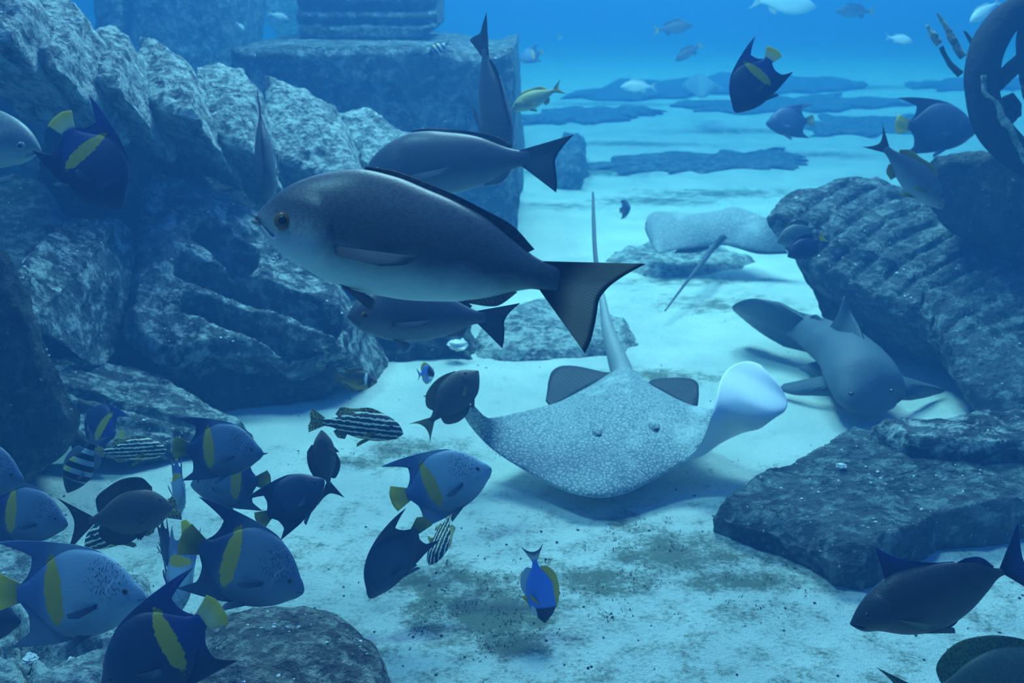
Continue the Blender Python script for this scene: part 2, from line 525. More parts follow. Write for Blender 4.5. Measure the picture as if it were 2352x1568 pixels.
    # right: flat rocks and ribbed slab
    rock('flat_rock', 'broad flat dark rock lying on sand below the ribbed slab',
         oz([(1634, 1145), (1740, 1075), (1840, 1035), (1945, 972), (2010, 975), (2030, 962), (2180, 975), (2420, 985), (2440, 1130), (2300, 1165), (2170, 1180), (2080, 1225), (1985, 1268), (1915, 1262), (1850, 1215), (1740, 1180)], 0.13), (0.02, 0.03, -0.2), ROCK_SLATE, seed=81, rough=0.02, freq=5, edge=0.05, n_ang=260, n_ring=40)
    rock('low_ledge', 'low pale ledge of rock beside the broad flat rock',
         oz([(2000, 960), (2120, 950), (2250, 945), (2420, 930), (2430, 1010), (2250, 1010), (2090, 1000)], 0.22), (0, 0.02, -0.28), ROCK, seed=83, rough=0.02, freq=5, edge=0.04)

    def ribs(x, y):
        # parallel grooves running down-left across the slab
        c = (x - 1765) * 0.545 + (y - 480) * 0.838
        k = math.sin(c / 47 * 2 * math.pi + 0.9)
        fade = float(sstep(1790, 1860, x)) * (1 - float(sstep(740, 860, y)))
        return 0.024 * fade * float(sstep(0.45, 0.9, k))
    rock('ribbed_slab', 'huge tilted stone slab with parallel carved ribs',
         oy([(1764, 484, 6.0), (1786, 448, 6.2), (1850, 412, 6.4), (1930, 392, 6.5), (2010, 386, 6.55), (2110, 425, 6.4), (2200, 478, 6.2), (2352, 548, 5.95), (2520, 640, 5.6), (2520, 960, 4.75), (2380, 950, 4.8), (2262, 948, 4.85),
             (2215, 880, 5.0), (2165, 790, 5.2), (2110, 720, 5.4), (1990, 668, 5.6), (1880, 610, 5.8), (1815, 565, 5.9)], 6.3),
         (0.30, 0.25, -0.42), ROCK_SLATE, seed=85, rough=0.02, freq=4, edge=0.05, groove=ribs, n_ang=260, n_ring=60, n_side=16)
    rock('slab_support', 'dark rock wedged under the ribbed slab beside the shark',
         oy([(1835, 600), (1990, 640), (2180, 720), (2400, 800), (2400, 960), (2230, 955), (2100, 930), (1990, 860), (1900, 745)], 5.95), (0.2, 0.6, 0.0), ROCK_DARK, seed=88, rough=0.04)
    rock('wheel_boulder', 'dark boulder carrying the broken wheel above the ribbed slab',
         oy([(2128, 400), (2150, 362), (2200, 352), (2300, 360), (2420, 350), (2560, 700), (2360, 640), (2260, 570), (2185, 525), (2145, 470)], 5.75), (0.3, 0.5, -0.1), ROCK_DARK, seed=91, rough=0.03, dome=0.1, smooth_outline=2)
    # rubble lying on the sand
    rock('rubble_patch', 'flat layered rubble on sand behind the large stingray',
         oz([(1085, 770), (1130, 700), (1250, 678), (1360, 690), (1440, 722), (1475, 765), (1430, 790), (1300, 800), (1180, 808), (1100, 800)], 0.035), (0, 0, -0.1), ROCK_PALE, seed=93, rough=0.022, freq=5, edge=0.05)
    rock('rubble_patch', 'flat crusted rock on sand beneath the hovering stingray',
         oz([(1388, 585), (1430, 558), (1540, 548), (1650, 560), (1742, 588), (1700, 605), (1600, 616), (1500, 622), (1420, 605)], 0.035), (0, 0, -0.1), ROCK_PALE, seed=95, rough=0.022, freq=4, edge=0.05)
    rock('small_boulder', 'small hazy boulder behind the forked tail of the second chub',
         oz([(1268, 330), (1300, 300), (1335, 306), (1345, 345), (1330, 372), (1275, 370)], 0.25), (0, 0.1, -0.35), ROCK_SLATE, seed=97, rough=0.05)
    ledges = [([(1340, 372), (1480, 350), (1700, 345), (1800, 338), (1868, 362), (1830, 378), (1600, 388), (1400, 392)], .03, 'long dark flat ledge with pale top far out on the sand'),
              ([(1840, 288), (1880, 266), (2100, 262), (2180, 280), (2150, 300), (1900, 306)], .035, 'dark straight ledge behind the two hazy angelfish'),
              ([(1560, 235), (1700, 222), (1900, 215), (2060, 222), (2100, 236), (1880, 248), (1620, 252)], .04, 'thin broken ledge below the diving angelfish'),
              ([(1300, 215), (1400, 190), (1640, 168), (1900, 172), (2010, 192), (1880, 205), (1600, 212), (1400, 228)], .06, 'wide hazy ledge in the far distance behind the diving angelfish'),
              ([(1190, 262), (1290, 242), (1420, 240), (1520, 250), (1460, 262), (1300, 275), (1200, 280)], .04, 'low hazy rock shelf beside the yellow snapper'),
              ([(2090, 190), (2200, 178), (2330, 176), (2420, 182), (2400, 196), (2180, 200)], .06, 'faint hazy ledge seen through the broken wheel')]
    jr = random.Random(9)
    for i, (pts, z, lab) in enumerate(ledges):
        loop = pts + [pts[0]]
        pts = []
        for a, b in zip(loop[:-1], loop[1:]):
            for k in range(7):
                pts.append((a[0] + (b[0] - a[0]) * k / 7 + jr.gauss(0, 16), a[1] + (b[1] - a[1]) * k / 7 + jr.gauss(0, 4.0)))
        rock('rock_ledge', lab, oz(pts, z), (0, 0.1, -z - 0.05), ROCK_SLATE, seed=100 + i, rough=0.022, freq=2.6, edge=0.02, n_ang=110, n_ring=14, n_side=6)


build_ruins()


# ------------------------------------------------------------------ fish: materials
def fish_mat(name, kind, **k):
    t = NT(name)
    vec, x, zz = t.uv('fish')
    z = t.math('SUBTRACT', zz, 0.5)
    rough, spec, nrm = 0.5, 0.35, None
    nz = t.noise(vec, 14, 3, 0.6)
    jit = t.math('MULTIPLY', t.math('SUBTRACT', nz, 0.5), 0.05)
    zj = t.math('ADD', z, jit)

    def ell(x0, z0, rx, rz, slope=0.0, soft=0.25, wob=0.0):
        ax = t.math('DIVIDE', t.math('SUBTRACT', t.math('SUBTRACT', x, x0), t.math('MULTIPLY', z, slope)), rx)
        az = t.math('DIVIDE', t.math('SUBTRACT', z, z0), rz)
        q = t.math('ADD', t.math('MULTIPLY', ax, ax), t.math('MULTIPLY', az, az))
        if wob: q = t.math('ADD', q, t.math('MULTIPLY', t.math('SUBTRACT', t.noise(vec, 17, 3, 0.6), 0.5), wob))
        return t.step(q, 1 + soft, 1 - soft)
    if kind == 'chub':
        col = t.mix(t.step(zj, k.get('lo', -0.13), k.get('hi', 0.0)), k['belly'], k['side'])
        col = t.mix(t.step(zj, 0.04, 0.15), col, k['back'])
        cheek = t.math('MULTIPLY', t.step(x, 0.26, 0.16), t.step(z, 0.06, -0.06))
        col = t.mix(t.math('MULTIPLY', cheek, 0.7), col, k['belly'])
        # rows of scales
        mp = t.n('Mapping'); t.t.links.new(vec, mp.inputs['Vector']); mp.inputs['Scale'].default_value = (105, 135, 1)
        sc = t.voronoi(mp.outputs[0], 1.0)
        scm = t.math('MULTIPLY', t.step(sc, 0.35, 0.75), t.math('MULTIPLY', t.step(z, -0.08, 0.03), 0.35))
        col = t.mix(scm, col, tuple(c * 0.35 for c in k['side']))
        nrm = t.bump(sc, 0.07, 0.003)
        rough = 0.42
    elif kind == 'angel':
        col = t.mix(t.step(x, 0.50, 0.72), k['front'], k['rear'])
        col = t.mix(t.step(z, -0.08, -0.26), col, k.get('low', k['rear']))
        # dark blotches on the nape
        mp = t.n('Mapping'); t.t.links.new(vec, mp.inputs['Vector']); mp.inputs['Scale'].default_value = (95, 40, 1)
        mp.inputs['Rotation'].default_value = (0, 0, 0.5)
        bl = t.noise(mp.outputs[0], 1.0, 2, 0.5)
        m = t.math('MULTIPLY', t.step(bl, 0.54, 0.60), ell(0.25, 0.13, 0.13, 0.13, soft=0.6))
        col = t.mix(t.math('MULTIPLY', m, k.get('blotch', 0.8)), col, (0.01, 0.012, 0.05))
        if k.get('bar', True):
            col = t.mix(ell(0.585, 0.015, 0.062, 0.23, k.get('slope', 0.14), 0.10, 1.5), col, k.get('bar_col', (0.42, 0.32, 0.015)))
        sc = t.voronoi(vec, 75)
        nrm = t.bump(sc, 0.12, 0.004)
    elif kind == 'sweetlips':
        w = t.math('ADD', z, t.math('MULTIPLY', t.math('SUBTRACT', t.noise(vec, 18, 3, 0.5), 0.5), 0.05))
        w = t.math('ADD', w, t.math('MULTIPLY', x, 0.03))
        s = t.math('SINE', t.math('MULTIPLY', w, 2 * math.pi / 0.052))
        col = t.mix(t.step(s, 0.3, 0.75), (0.012, 0.014, 0.03), (0.85, 0.88, 0.58))
        col = t.mix(t.step(z, -0.09, -0.13), col, (0.42, 0.40, 0.16))
    elif kind == 'sergeant':
        s = t.math('SINE', t.math('MULTIPLY', t.math('ADD', x, t.math('MULTIPLY', z, 0.12)), 2 * math.pi / 0.165))
        col = t.mix(t.step(z, 0.06, 0.16), (0.42, 0.50, 0.52), (0.50, 0.50, 0.12))
        col = t.mix(t.step(s, -0.1, 0.3), (0.012, 0.015, 0.03), col)
        col = t.mix(t.step(x, 0.27, 0.2), col, (0.02, 0.03, 0.05))
    elif kind == 'powder':
        col = t.mix(t.step(x, 0.20, 0.235), (0.008, 0.01, 0.03), (0.12, 0.26, 0.85))
        col = t.mix(ell(0.16, -0.12, 0.09, 0.05), col, (0.8, 0.85, 0.85))
        col = t.mix(t.step(z, 0.195, 0.215), col, (0.75, 0.60, 0.03))
    elif kind == 'raccoon':
        col = t.mix(t.step(z, -0.15, 0.12), (0.35, 0.27, 0.04), (0.06, 0.05, 0.03))
        col = t.mix(ell(0.17, 0.02, 0.05, 0.18), col, (0.01, 0.01, 0.02))
        col = t.mix(ell(0.25, 0.05, 0.035, 0.13), col, (0.8, 0.85, 0.85))
    elif kind == 'maze':
        v = t.n('TexVoronoi', feature='DISTANCE_TO_EDGE'); t.t.links.new(vec, v.inputs['Vector']); v.inputs['Scale'].default_value = 48
        col = t.mix(t.step(v.outputs['Distance'], 0.05, 0.16), k['b'], k['a'])
    else:
        col = t.mix(t.step(zj, -0.12, 0.02), k['belly'], k['side'])
        col = t.mix(t.step(zj, 0.06, 0.16), col, k.get('back', k['side']))
        sc = t.voronoi(vec, 90)
        nrm = t.bump(sc, 0.15, 0.004)
    return t.done(col, rough, spec, nrm)


def fin_mat(name, a, b=None, edge=None, trans=0.35, lo=0.3, hi=1.0, streak=0.45, freq=120):
    t = NT(name)
    vec, u, v = t.uv('ray')
    b = b or a
    col = t.mix(t.step(v, lo, hi), a, b)
    s = t.math('SINE', t.math('MULTIPLY', u, freq))
    col = t.mix(t.math('MULTIPLY', t.step(s, 0.1, 0.9), streak), col, tuple(c * 0.45 for c in a))
    if edge: col = t.mix(t.step(v, 0.90, 0.97), col, edge)
    return t.done(col, 0.55, 0.2, t.bump(s, 0.15, 0.003), trans)


def plain(name, c, rough=0.4, spec=0.4):
    t = NT(name)
    n = t.noise(t.obj(), 30, 2)
    return t.done(t.mix(n, tuple(q * 0.8 for q in c), c), rough, spec)


PUPIL = plain('pupil_black', (0.006, 0.006, 0.012), 0.15, 0.6)
IRIS_GOLD = plain('iris_gold', (0.22, 0.13, 0.03), 0.3)
IRIS_DARK = plain('iris_dark', (0.03, 0.03, 0.04), 0.3)
IRIS_PALE = plain('iris_pale', (0.3, 0.34, 0.33), 0.3)
PALE_FIN = fin_mat('pale_fin', (0.42, 0.38, 0.38), (0.22, 0.24, 0.26), trans=0.3, streak=0.6, freq=70)
BLUE_PECT = fin_mat('pale_blue_fin', (0.12, 0.17, 0.26), (0.16, 0.22, 0.32), trans=0.4)

LIP = plain('pale_lip', (0.30, 0.29, 0.30), 0.5)
SP = {}


def species(name, **k):
    SP[name] = k


def from_px(pts, N, T, flip):
    """side-view pixels of a specimen -> fish coordinates (x from snout, z to the back)"""
    ax = np.array([T[0] - N[0], -(T[1] - N[1])], float)
    L = np.linalg.norm(ax); ax /= L
    nz = np.array([-ax[1], ax[0]])
    if flip: nz = nz
    if nz[1] < 0: nz = -nz
    return [tuple((np.dot(np.array([p[0] - N[0], -(p[1] - N[1])]), ax) / L, np.dot(np.array([p[0] - N[0], -(p[1] - N[1])]), nz) / L)) for p in pts]


cN, cT = (588, 500), (1372, 660)
C = lambda pts: from_px(pts, cN, cT, True)
species('chub',
        top=C([(588, 494), (602, 477), (628, 452), (664, 427), (712, 406), (770, 393), (840, 389), (905, 404), (980, 434), (1050, 464), (1115, 500), (1170, 544), (1215, 580), (1258, 603), (1290, 610)]),
        bot=C([(588, 506), (606, 538), (640, 578), (690, 610), (750, 645), (820, 668), (900, 684), (1000, 692), (1080, 690), (1140, 680), (1190, 668), (1225, 664), (1250, 668), (1280, 674)]),
        wid=[(0, .014), (.04, .042), (.12, .072), (.25, .095), (.4, .098), (.55, .085), (.7, .055), (.80, .030), (.86, .014), (.9, .004)],
        eye=(*C([(660, 512)])[0], .027), gill=(.245, -.02), mouth=C([(586, 498), (632, 542)]),
        fins=[('dorsal_fin', C([(835, 394), (905, 410), (980, 440), (1050, 470), (1115, 506), (1170, 548), (1212, 580)]), C([(840, 383), (905, 392), (980, 420), (1050, 450), (1115, 483), (1175, 516), (1228, 572)]), 'dark'),
              ('tail_fin', C([(1248, 600), (1240, 635), (1240, 667)]), C([(1484, 606), (1430, 636), (1394, 664), (1376, 690), (1368, 735), (1358, 780), (1344, 812)]), 'tail'),
              ('anal_fin', C([(1060, 688), (1130, 680), (1185, 668)]), C([(1075, 697), (1140, 703), (1188, 672)]), 'pale')],
        pect=(C([(776, 580)])[0], C([(968, 600)])[0], .034, -22), pelv=(C([(790, 655)])[0], C([(850, 712)])[0], .05))

species('angel',
        top=[(0, .015), (.025, .052), (.07, .095), (.13, .162), (.21, .230), (.31, .282), (.42, .302), (.53, .288), (.62, .235), (.71, .145), (.78, .078), (.84, .06)],
        bot=[(0, -.020), (.025, -.058), (.07, -.10), (.14, -.165), (.23, -.222), (.33, -.262), (.43, -.278), (.53, -.265), (.62, -.215), (.71, -.135), (.78, -.075), (.84, -.06)],
        wid=[(0, .012), (.04, .032), (.12, .062), (.25, .082), (.4, .082), (.55, .064), (.7, .036), (.84, .014)],
        eye=(.125, .045, .021), gill=(.25, .03), mouth=[(0, -.002), (.045, -.012)],
        fins=[('dorsal_fin', [(.22, .20), (.33, .26), (.45, .28), (.58, .24), (.70, .13), (.80, .06)],
               [(.22, .232), (.34, .300), (.46, .328), (.58, .340), (.70, .345), (.82, .345), (1.00, .325), (.84, .322), (.775, .295), (.755, .20), (.775, .12), (.815, .064)], 'mid'),
              ('anal_fin', [(.44, -.255), (.55, -.235), (.66, -.155), (.80, -.058)],
               [(.44, -.283), (.55, -.315), (.66, -.332), (.76, -.345), (.87, -.355), (.79, -.315), (.755, -.24), (.76, -.15), (.815, -.064)], 'mid'),
              ('tail_fin', [(.81, .058), (.815, 0), (.81, -.058)], [(.965, .125), (.995, .06), (1.0, 0), (.995, -.06), (.965, -.125)], 'tail')],
        pect=((.29, -.05), (.47, -.10), .05, -20), pelv=((.30, -.22), (.50, -.37), .03))

species('sweetlips',
        top=[(0, .005), (.04, .07), (.1, .115), (.2, .16), (.33, .178), (.48, .165), (.62, .115), (.75, .055), (.85, .042)],
        bot=[(0, -.015), (.05, -.065), (.14, -.10), (.28, -.125), (.45, -.12), (.62, -.085), (.75, -.045), (.85, -.04)],
        wid=[(0, .015), (.06, .055), (.18, .08), (.35, .082), (.55, .06), (.75, .026), (.85, .014)],
        eye=(.13, .05, .026), gill=(.24, .0), mouth=[(0, -.01), (.06, -.03)],
        fins=[('dorsal_fin', [(.22, .15), (.4, .165), (.55, .135), (.7, .075)], [(.22, .17), (.38, .215), (.55, .185), (.68, .18), (.735, .10)], 'fin'),
              ('anal_fin', [(.58, -.09), (.7, -.055)], [(.60, -.15), (.68, -.14), (.73, -.08)], 'fin'),
              ('tail_fin', [(.83, .04), (.83, -.04)], [(.985, .13), (1.0, .06), (.985, 0), (1.0, -.06), (.985, -.13)], 'fin')],
        pect=((.27, -.03), (.40, -.06), .04, -18), pelv=((.33, -.11), (.46, -.21), .04))

species('sergeant',
        top=[(0, .005), (.05, .06), (.14, .13), (.26, .20), (.4, .22), (.54, .18), (.66, .10), (.76, .06), (.82, .055)],
        bot=[(0, -.01), (.05, -.06), (.14, -.13), (.26, -.19), (.4, -.205), (.54, -.17), (.66, -.10), (.76, -.06), (.82, -.055)],
        wid=[(0, .015), (.06, .05), (.2, .085), (.38, .085), (.55, .06), (.72, .03), (.82, .014)],
        eye=(.12, .04, .028), gill=(.24, .0), mouth=[(0, -.005), (.04, -.02)],
        fins=[('dorsal_fin', [(.24, .18), (.45, .205), (.6, .13), (.7, .07)], [(.24, .21), (.45, .26), (.62, .24), (.72, .17), (.72, .09)], 'fin'),
              ('anal_fin', [(.48, -.185), (.6, -.125), (.7, -.07)], [(.5, -.24), (.63, -.23), (.72, -.15), (.72, -.09)], 'fin'),
              ('tail_fin', [(.79, .055), (.79, -.055)], [(1.03, .15), (.96, .07), (.91, 0), (.96, -.07), (1.03, -.15)], 'fin')],
        pect=((.26, -.03), (.42, -.06), .05, -20), pelv=((.28, -.18), (.42, -.28), .035))

species('tang',
        top=[(0, .005), (.04, .05), (.1, .115), (.18, .175), (.3, .215), (.45, .22), (.6, .165), (.72, .08), (.8, .04), (.85, .035)],
        bot=[(0, -.015), (.04, -.06), (.1, -.115), (.18, -.17), (.3, -.20), (.45, -.20), (.6, -.15), (.72, -.075), (.8, -.04), (.85, -.035)],
        wid=[(0, .012), (.06, .04), (.2, .07), (.4, .075), (.58, .055), (.74, .025), (.85, .013)],
        eye=(.155, .085, .022), gill=(.24, .02), mouth=[(0, -.005), (.04, -.018)],
        fins=[('dorsal_fin', [(.2, .175), (.35, .205), (.5, .20), (.62, .14), (.74, .065)], [(.2, .20), (.35, .265), (.52, .285), (.68, .24), (.765, .13), (.75, .075)], 'fin'),
              ('anal_fin', [(.38, -.195), (.5, -.185), (.62, -.13), (.74, -.06)], [(.38, -.225), (.52, -.26), (.67, -.225), (.765, -.12), (.75, -.07)], 'anal'),
              ('tail_fin', [(.83, .034), (.83, -.034)], [(1.06, .165), (.985, .085), (.96, 0), (.985, -.085), (1.06, -.165)], 'tail')],
        pect=((.27, -.02), (.42, -.08), .045, -22), pelv=((.28, -.18), (.38, -.27), .03))

species('surgeon', **{**SP['tang'],
        'fins': [('dorsal_fin', [(.2, .175), (.35, .205), (.5, .20), (.62, .14), (.74, .065)], [(.19, .22), (.30, .33), (.46, .345), (.62, .29), (.76, .18), (.755, .075)], 'fin'),
                 ('anal_fin', [(.38, -.195), (.5, -.185), (.62, -.13), (.74, -.06)], [(.38, -.235), (.52, -.28), (.67, -.245), (.765, -.12), (.75, -.07)], 'fin'),
                 ('tail_fin', [(.81, .042), (.81, -.042)], [(1.12, .27), (1.02, .14), (.98, 0), (1.02, -.14), (1.10, -.27)], 'tail')]})

species('snapper',
        top=[(0, .0), (.05, .05), (.13, .105), (.24, .155), (.36, .17), (.5, .155), (.65, .105), (.78, .05), (.86, .036)],
        bot=[(0, -.02), (.05, -.055), (.14, -.10), (.28, -.145), (.42, -.155), (.56, -.13), (.68, -.085), (.78, -.045), (.86, -.036)],
        wid=[(0, .016), (.06, .05), (.18, .078), (.36, .085), (.56, .062), (.75, .028), (.86, .013)],
        eye=(.12, .045, .024), gill=(.25, .0), mouth=[(0, -.008), (.07, -.03)],
        fins=[('dorsal_fin', [(.27, .155), (.42, .16), (.56, .13), (.72, .07)], [(.26, .19), (.38, .215), (.52, .19), (.66, .165), (.745, .09)], 'fin'),
              ('anal_fin', [(.58, -.115), (.7, -.07)], [(.6, -.18), (.68, -.165), (.73, -.085)], 'fin'),
              ('tail_fin', [(.84, .036), (.84, -.036)], [(1.05, .155), (.98, .08), (.94, 0), (.98, -.08), (1.05, -.155)], 'tail')],
        pect=((.27, -.04), (.43, -.09), .045, -18), pelv=((.3, -.14), (.42, -.22), .035))

jN, jT = (1953, 1432), (2318, 1282)
J = lambda pts: from_px(pts, jN, jT, True)
species('jack',
        top=J([(1953, 1428), (1966, 1400), (1985, 1372), (2010, 1345), (2045, 1318), (2090, 1304), (2140, 1294), (2200, 1290), (2250, 1292), (2280, 1302), (2300, 1304)]),
        bot=J([(1953, 1434), (1970, 1444), (2020, 1448), (2080, 1456), (2130, 1452), (2180, 1435), (2230, 1400), (2270, 1355), (2295, 1325), (2308, 1318)]),
        wid=[(0, .014), (.05, .045), (.15, .075), (.32, .095), (.52, .082), (.72, .045), (.88, .014)],
        eye=(*J([(1985, 1408)])[0], .02), gill=(.25, .02), mouth=J([(1953, 1432), (1978, 1436)]),
        fins=[('dorsal_fin', J([(2032, 1328), (2080, 1310), (2140, 1297), (2190, 1293)]), J([(2008, 1254), (2052, 1276), (2130, 1290), (2192, 1288)]), 'fin'),
              ('second_dorsal_fin', J([(2195, 1292), (2240, 1292), (2278, 1302)]), J([(2215, 1280), (2250, 1278), (2284, 1300)]), 'fin'),
              ('anal_fin', J([(2130, 1446), (2180, 1428), (2210, 1405)]), J([(2150, 1452), (2182, 1440), (2212, 1410)]), 'fin'),
              ('tail_fin', J([(2296, 1304), (2306, 1318)]), J([(2336, 1196), (2342, 1240), (2352, 1290), (2385, 1345), (2430, 1392)]), 'fin')],
        pect=(J([(2050, 1420)])[0], J([(2130, 1425)])[0], .04, -18), pelv=(J([(2120, 1450)])[0], J([(2190, 1450)])[0], .05))

# looks: body material, fin materials and iris of each kind
LOOK = {}


def look(name, sp, body, fin, tail=None, pale=None, dark=None, iris=None):
    LOOK[name] = dict(sp=sp, body=body, mid=body, fin=fin, tail=tail or fin, pale=pale or fin, dark=dark or fin, iris=iris or IRIS_DARK)


look('chub', 'chub', fish_mat('grey_scaled_skin', 'chub', belly=(0.72, 0.82, 0.78), side=(0.095, 0.115, 0.125), back=(0.15, 0.16, 0.16)),
     fin_mat('grey_fin', (0.14, 0.14, 0.14)), fin_mat('dark_edged_tail', (0.075, 0.09, 0.10), (0.50, 0.46, 0.36), (0.06, 0.06, 0.06), 0.45, 0.22, 0.65, streak=0.30, freq=210), PALE_FIN,
     fin_mat('dark_fin', (0.03, 0.03, 0.04), trans=0.15), IRIS_GOLD)
look('chub_blue', 'chub', fish_mat('bluish_scaled_skin', 'chub', belly=(0.22, 0.24, 0.26), side=(0.11, 0.12, 0.135), back=(0.12, 0.125, 0.13)),
     fin_mat('bluish_fin', (0.10, 0.10, 0.11)), fin_mat('slate_tail', (0.10, 0.11, 0.12), (0.075, 0.08, 0.085), (0.02, 0.02, 0.02), 0.15), PALE_FIN,
     fin_mat('slate_fin', (0.03, 0.03, 0.04), trans=0.15), IRIS_GOLD)
look('chub_pale', 'chub', fish_mat('pale_scaled_skin', 'chub', belly=(0.36, 0.42, 0.40), side=(0.20, 0.23, 0.22), back=(0.22, 0.25, 0.24)),
     fin_mat('pale_grey_fin', (0.22, 0.24, 0.24)), iris=IRIS_PALE)
YTAIL = fin_mat('yellow_tail', (0.62, 0.58, 0.12), (0.75, 0.66, 0.03), trans=0.45, streak=0.25)
OTAIL = fin_mat('olive_tail', (0.20, 0.20, 0.06), (0.36, 0.34, 0.06), trans=0.3)
PTAIL = fin_mat('pale_yellow_tail', (0.62, 0.66, 0.45), (0.70, 0.62, 0.10), trans=0.5, streak=0.3)
NAVY = fin_mat('navy_fin', (0.022, 0.036, 0.13), (0.012, 0.016, 0.06), (0.06, 0.09, 0.40), 0.15)
INDIGO = fin_mat('indigo_fin', (0.014, 0.016, 0.08), (0.014, 0.015, 0.10), (0.04, 0.05, 0.35), 0.15)
BLUEFIN = fin_mat('blue_fin', (0.075, 0.12, 0.28), (0.04, 0.06, 0.20), (0.10, 0.16, 0.50), 0.2)
look('angel_light', 'angel', fish_mat('light_blue_skin', 'angel', front=(0.26, 0.38, 0.50), rear=(0.075, 0.13, 0.30), low=(0.12, 0.18, 0.28)), BLUEFIN, YTAIL, pale=BLUE_PECT)  # colour variants; lit and shaded tone of the fish also goes into these skins
look('angel_mid', 'angel', fish_mat('blue_skin', 'angel', front=(0.125, 0.19, 0.29), rear=(0.022, 0.04, 0.12), low=(0.04, 0.06, 0.13)), NAVY, OTAIL, pale=BLUE_PECT)
look('angel_dark', 'angel', fish_mat('indigo_skin', 'angel', front=(0.022, 0.034, 0.09), rear=(0.024, 0.034, 0.17), low=(0.012, 0.016, 0.06), blotch=0.2, bar_col=(0.42, 0.34, 0.02)), INDIGO, PTAIL, pale=BLUE_PECT)
look('angel_olive', 'angel', fish_mat('dark_navy_skin', 'angel', front=(0.03, 0.045, 0.10), rear=(0.010, 0.014, 0.05), low=(0.010, 0.012, 0.04), bar=False, blotch=0.2), INDIGO, OTAIL, pale=BLUE_PECT)
LOOK['angel_hazy'] = dict(LOOK['angel_olive'], tail=YTAIL)
look('sweetlips', 'sweetlips', fish_mat('striped_skin', 'sweetlips'), fish_mat('blotched_fin', 'maze', a=(0.03, 0.03, 0.04), b=(0.55, 0.50, 0.14)), pale=fin_mat('olive_yellow_fin', (0.42, 0.38, 0.07), trans=0.35))
look('sergeant', 'sergeant', fish_mat('barred_skin', 'sergeant'), fin_mat('bluish_grey_fin', (0.30, 0.36, 0.42), trans=0.4))
look('brown', 'surgeon', fish_mat('brown_skin', 'plain', belly=(0.12, 0.11, 0.09), side=(0.075, 0.07, 0.06)), fin_mat('brown_fin', (0.11, 0.09, 0.065), (0.075, 0.06, 0.05), (0.02, 0.02, 0.03), 0.2))
look('rabbit', 'tang', fish_mat('dark_brown_skin', 'plain', belly=(0.10, 0.09, 0.065), side=(0.055, 0.05, 0.04)), fin_mat('olive_brown_fin', (0.13, 0.12, 0.05), trans=0.25), fish_mat('netted_tail', 'maze', a=(0.11, 0.10, 0.04), b=(0.22, 0.20, 0.07)))
look('powder', 'tang', fish_mat('powder_blue_skin', 'powder'), fin_mat('bright_yellow_fin', (0.80, 0.66, 0.03), trans=0.3), fin_mat('white_edged_tail', (0.7, 0.75, 0.75), (0.05, 0.06, 0.10)))
LOOK['powder']['anal'] = fin_mat('white_anal_fin', (0.55, 0.65, 0.75), trans=0.3)
look('black_tang', 'tang', fish_mat('navy_black_skin', 'plain', belly=(0.012, 0.014, 0.07), side=(0.012, 0.014, 0.07)), fin_mat('navy_black_fin', (0.012, 0.014, 0.08)), fin_mat('vivid_yellow_tail', (0.85, 0.62, 0.02), trans=0.3))
look('grey_tang', 'tang', fish_mat('greenish_grey_skin', 'plain', belly=(0.20, 0.24, 0.22), side=(0.11, 0.14, 0.13)), fin_mat('greenish_fin', (0.10, 0.13, 0.13)))
look('yellow_snapper', 'snapper', fish_mat('yellow_green_skin', 'plain', belly=(0.45, 0.46, 0.24), side=(0.22, 0.23, 0.07), back=(0.30, 0.28, 0.06)), fin_mat('mustard_fin', (0.40, 0.34, 0.04), (0.62, 0.52, 0.03)))
look('grey_snapper', 'snapper', fish_mat('grey_blue_skin', 'plain', belly=(0.36, 0.38, 0.36), side=(0.13, 0.14, 0.14), back=(0.10, 0.10, 0.10)), fin_mat('yellowish_fin', (0.36, 0.32, 0.06), (0.5, 0.42, 0.04)), fin_mat('grey_forked_tail', (0.12, 0.12, 0.12)), dark=fin_mat('grey_dorsal', (0.10, 0.10, 0.10)))
look('jack', 'jack', fish_mat('dusky_skin', 'plain', belly=(0.085, 0.085, 0.075), side=(0.026, 0.03, 0.04)), fin_mat('dusky_blue_fin', (0.025, 0.035, 0.13), (0.03, 0.04, 0.20), trans=0.15), pale=fin_mat('pale_green_fin', (0.26, 0.30, 0.20), trans=0.4))
look('trigger', 'tang', fish_mat('green_netted_skin', 'maze', a=(0.045, 0.07, 0.06), b=(0.06, 0.10, 0.075)), fish_mat('green_netted_fin', 'maze', a=(0.035, 0.06, 0.04), b=(0.09, 0.15, 0.05)))
look('raccoon', 'sergeant', fish_mat('raccoon_skin', 'raccoon'), fin_mat('amber_fin', (0.25, 0.20, 0.03)))
look('pale_far', 'snapper', fish_mat('silver_skin', 'plain', belly=(0.62, 0.68, 0.66), side=(0.45, 0.52, 0.52)), fin_mat('silver_fin', (0.50, 0.55, 0.52)))
look('dark_far', 'snapper', fish_mat('slate_skin', 'plain', belly=(0.12, 0.13, 0.13), side=(0.05, 0.055, 0.06)), fin_mat('slate_grey_fin', (0.07, 0.07, 0.08)), fin_mat('dull_yellow_tail', (0.4, 0.33, 0.05)))


# ------------------------------------------------------------------ fish: shapes
def bend_pts(P, k):
    if abs(k) < 1e-6: return P
    R = 1.0 / k
    Q = P.copy()
    Q[:, 0] = (R - P[:, 1]) * np.sin(k * P[:, 0])
    Q[:, 1] = R - (R - P[:, 1]) * np.cos(k * P[:, 0])
    return Q


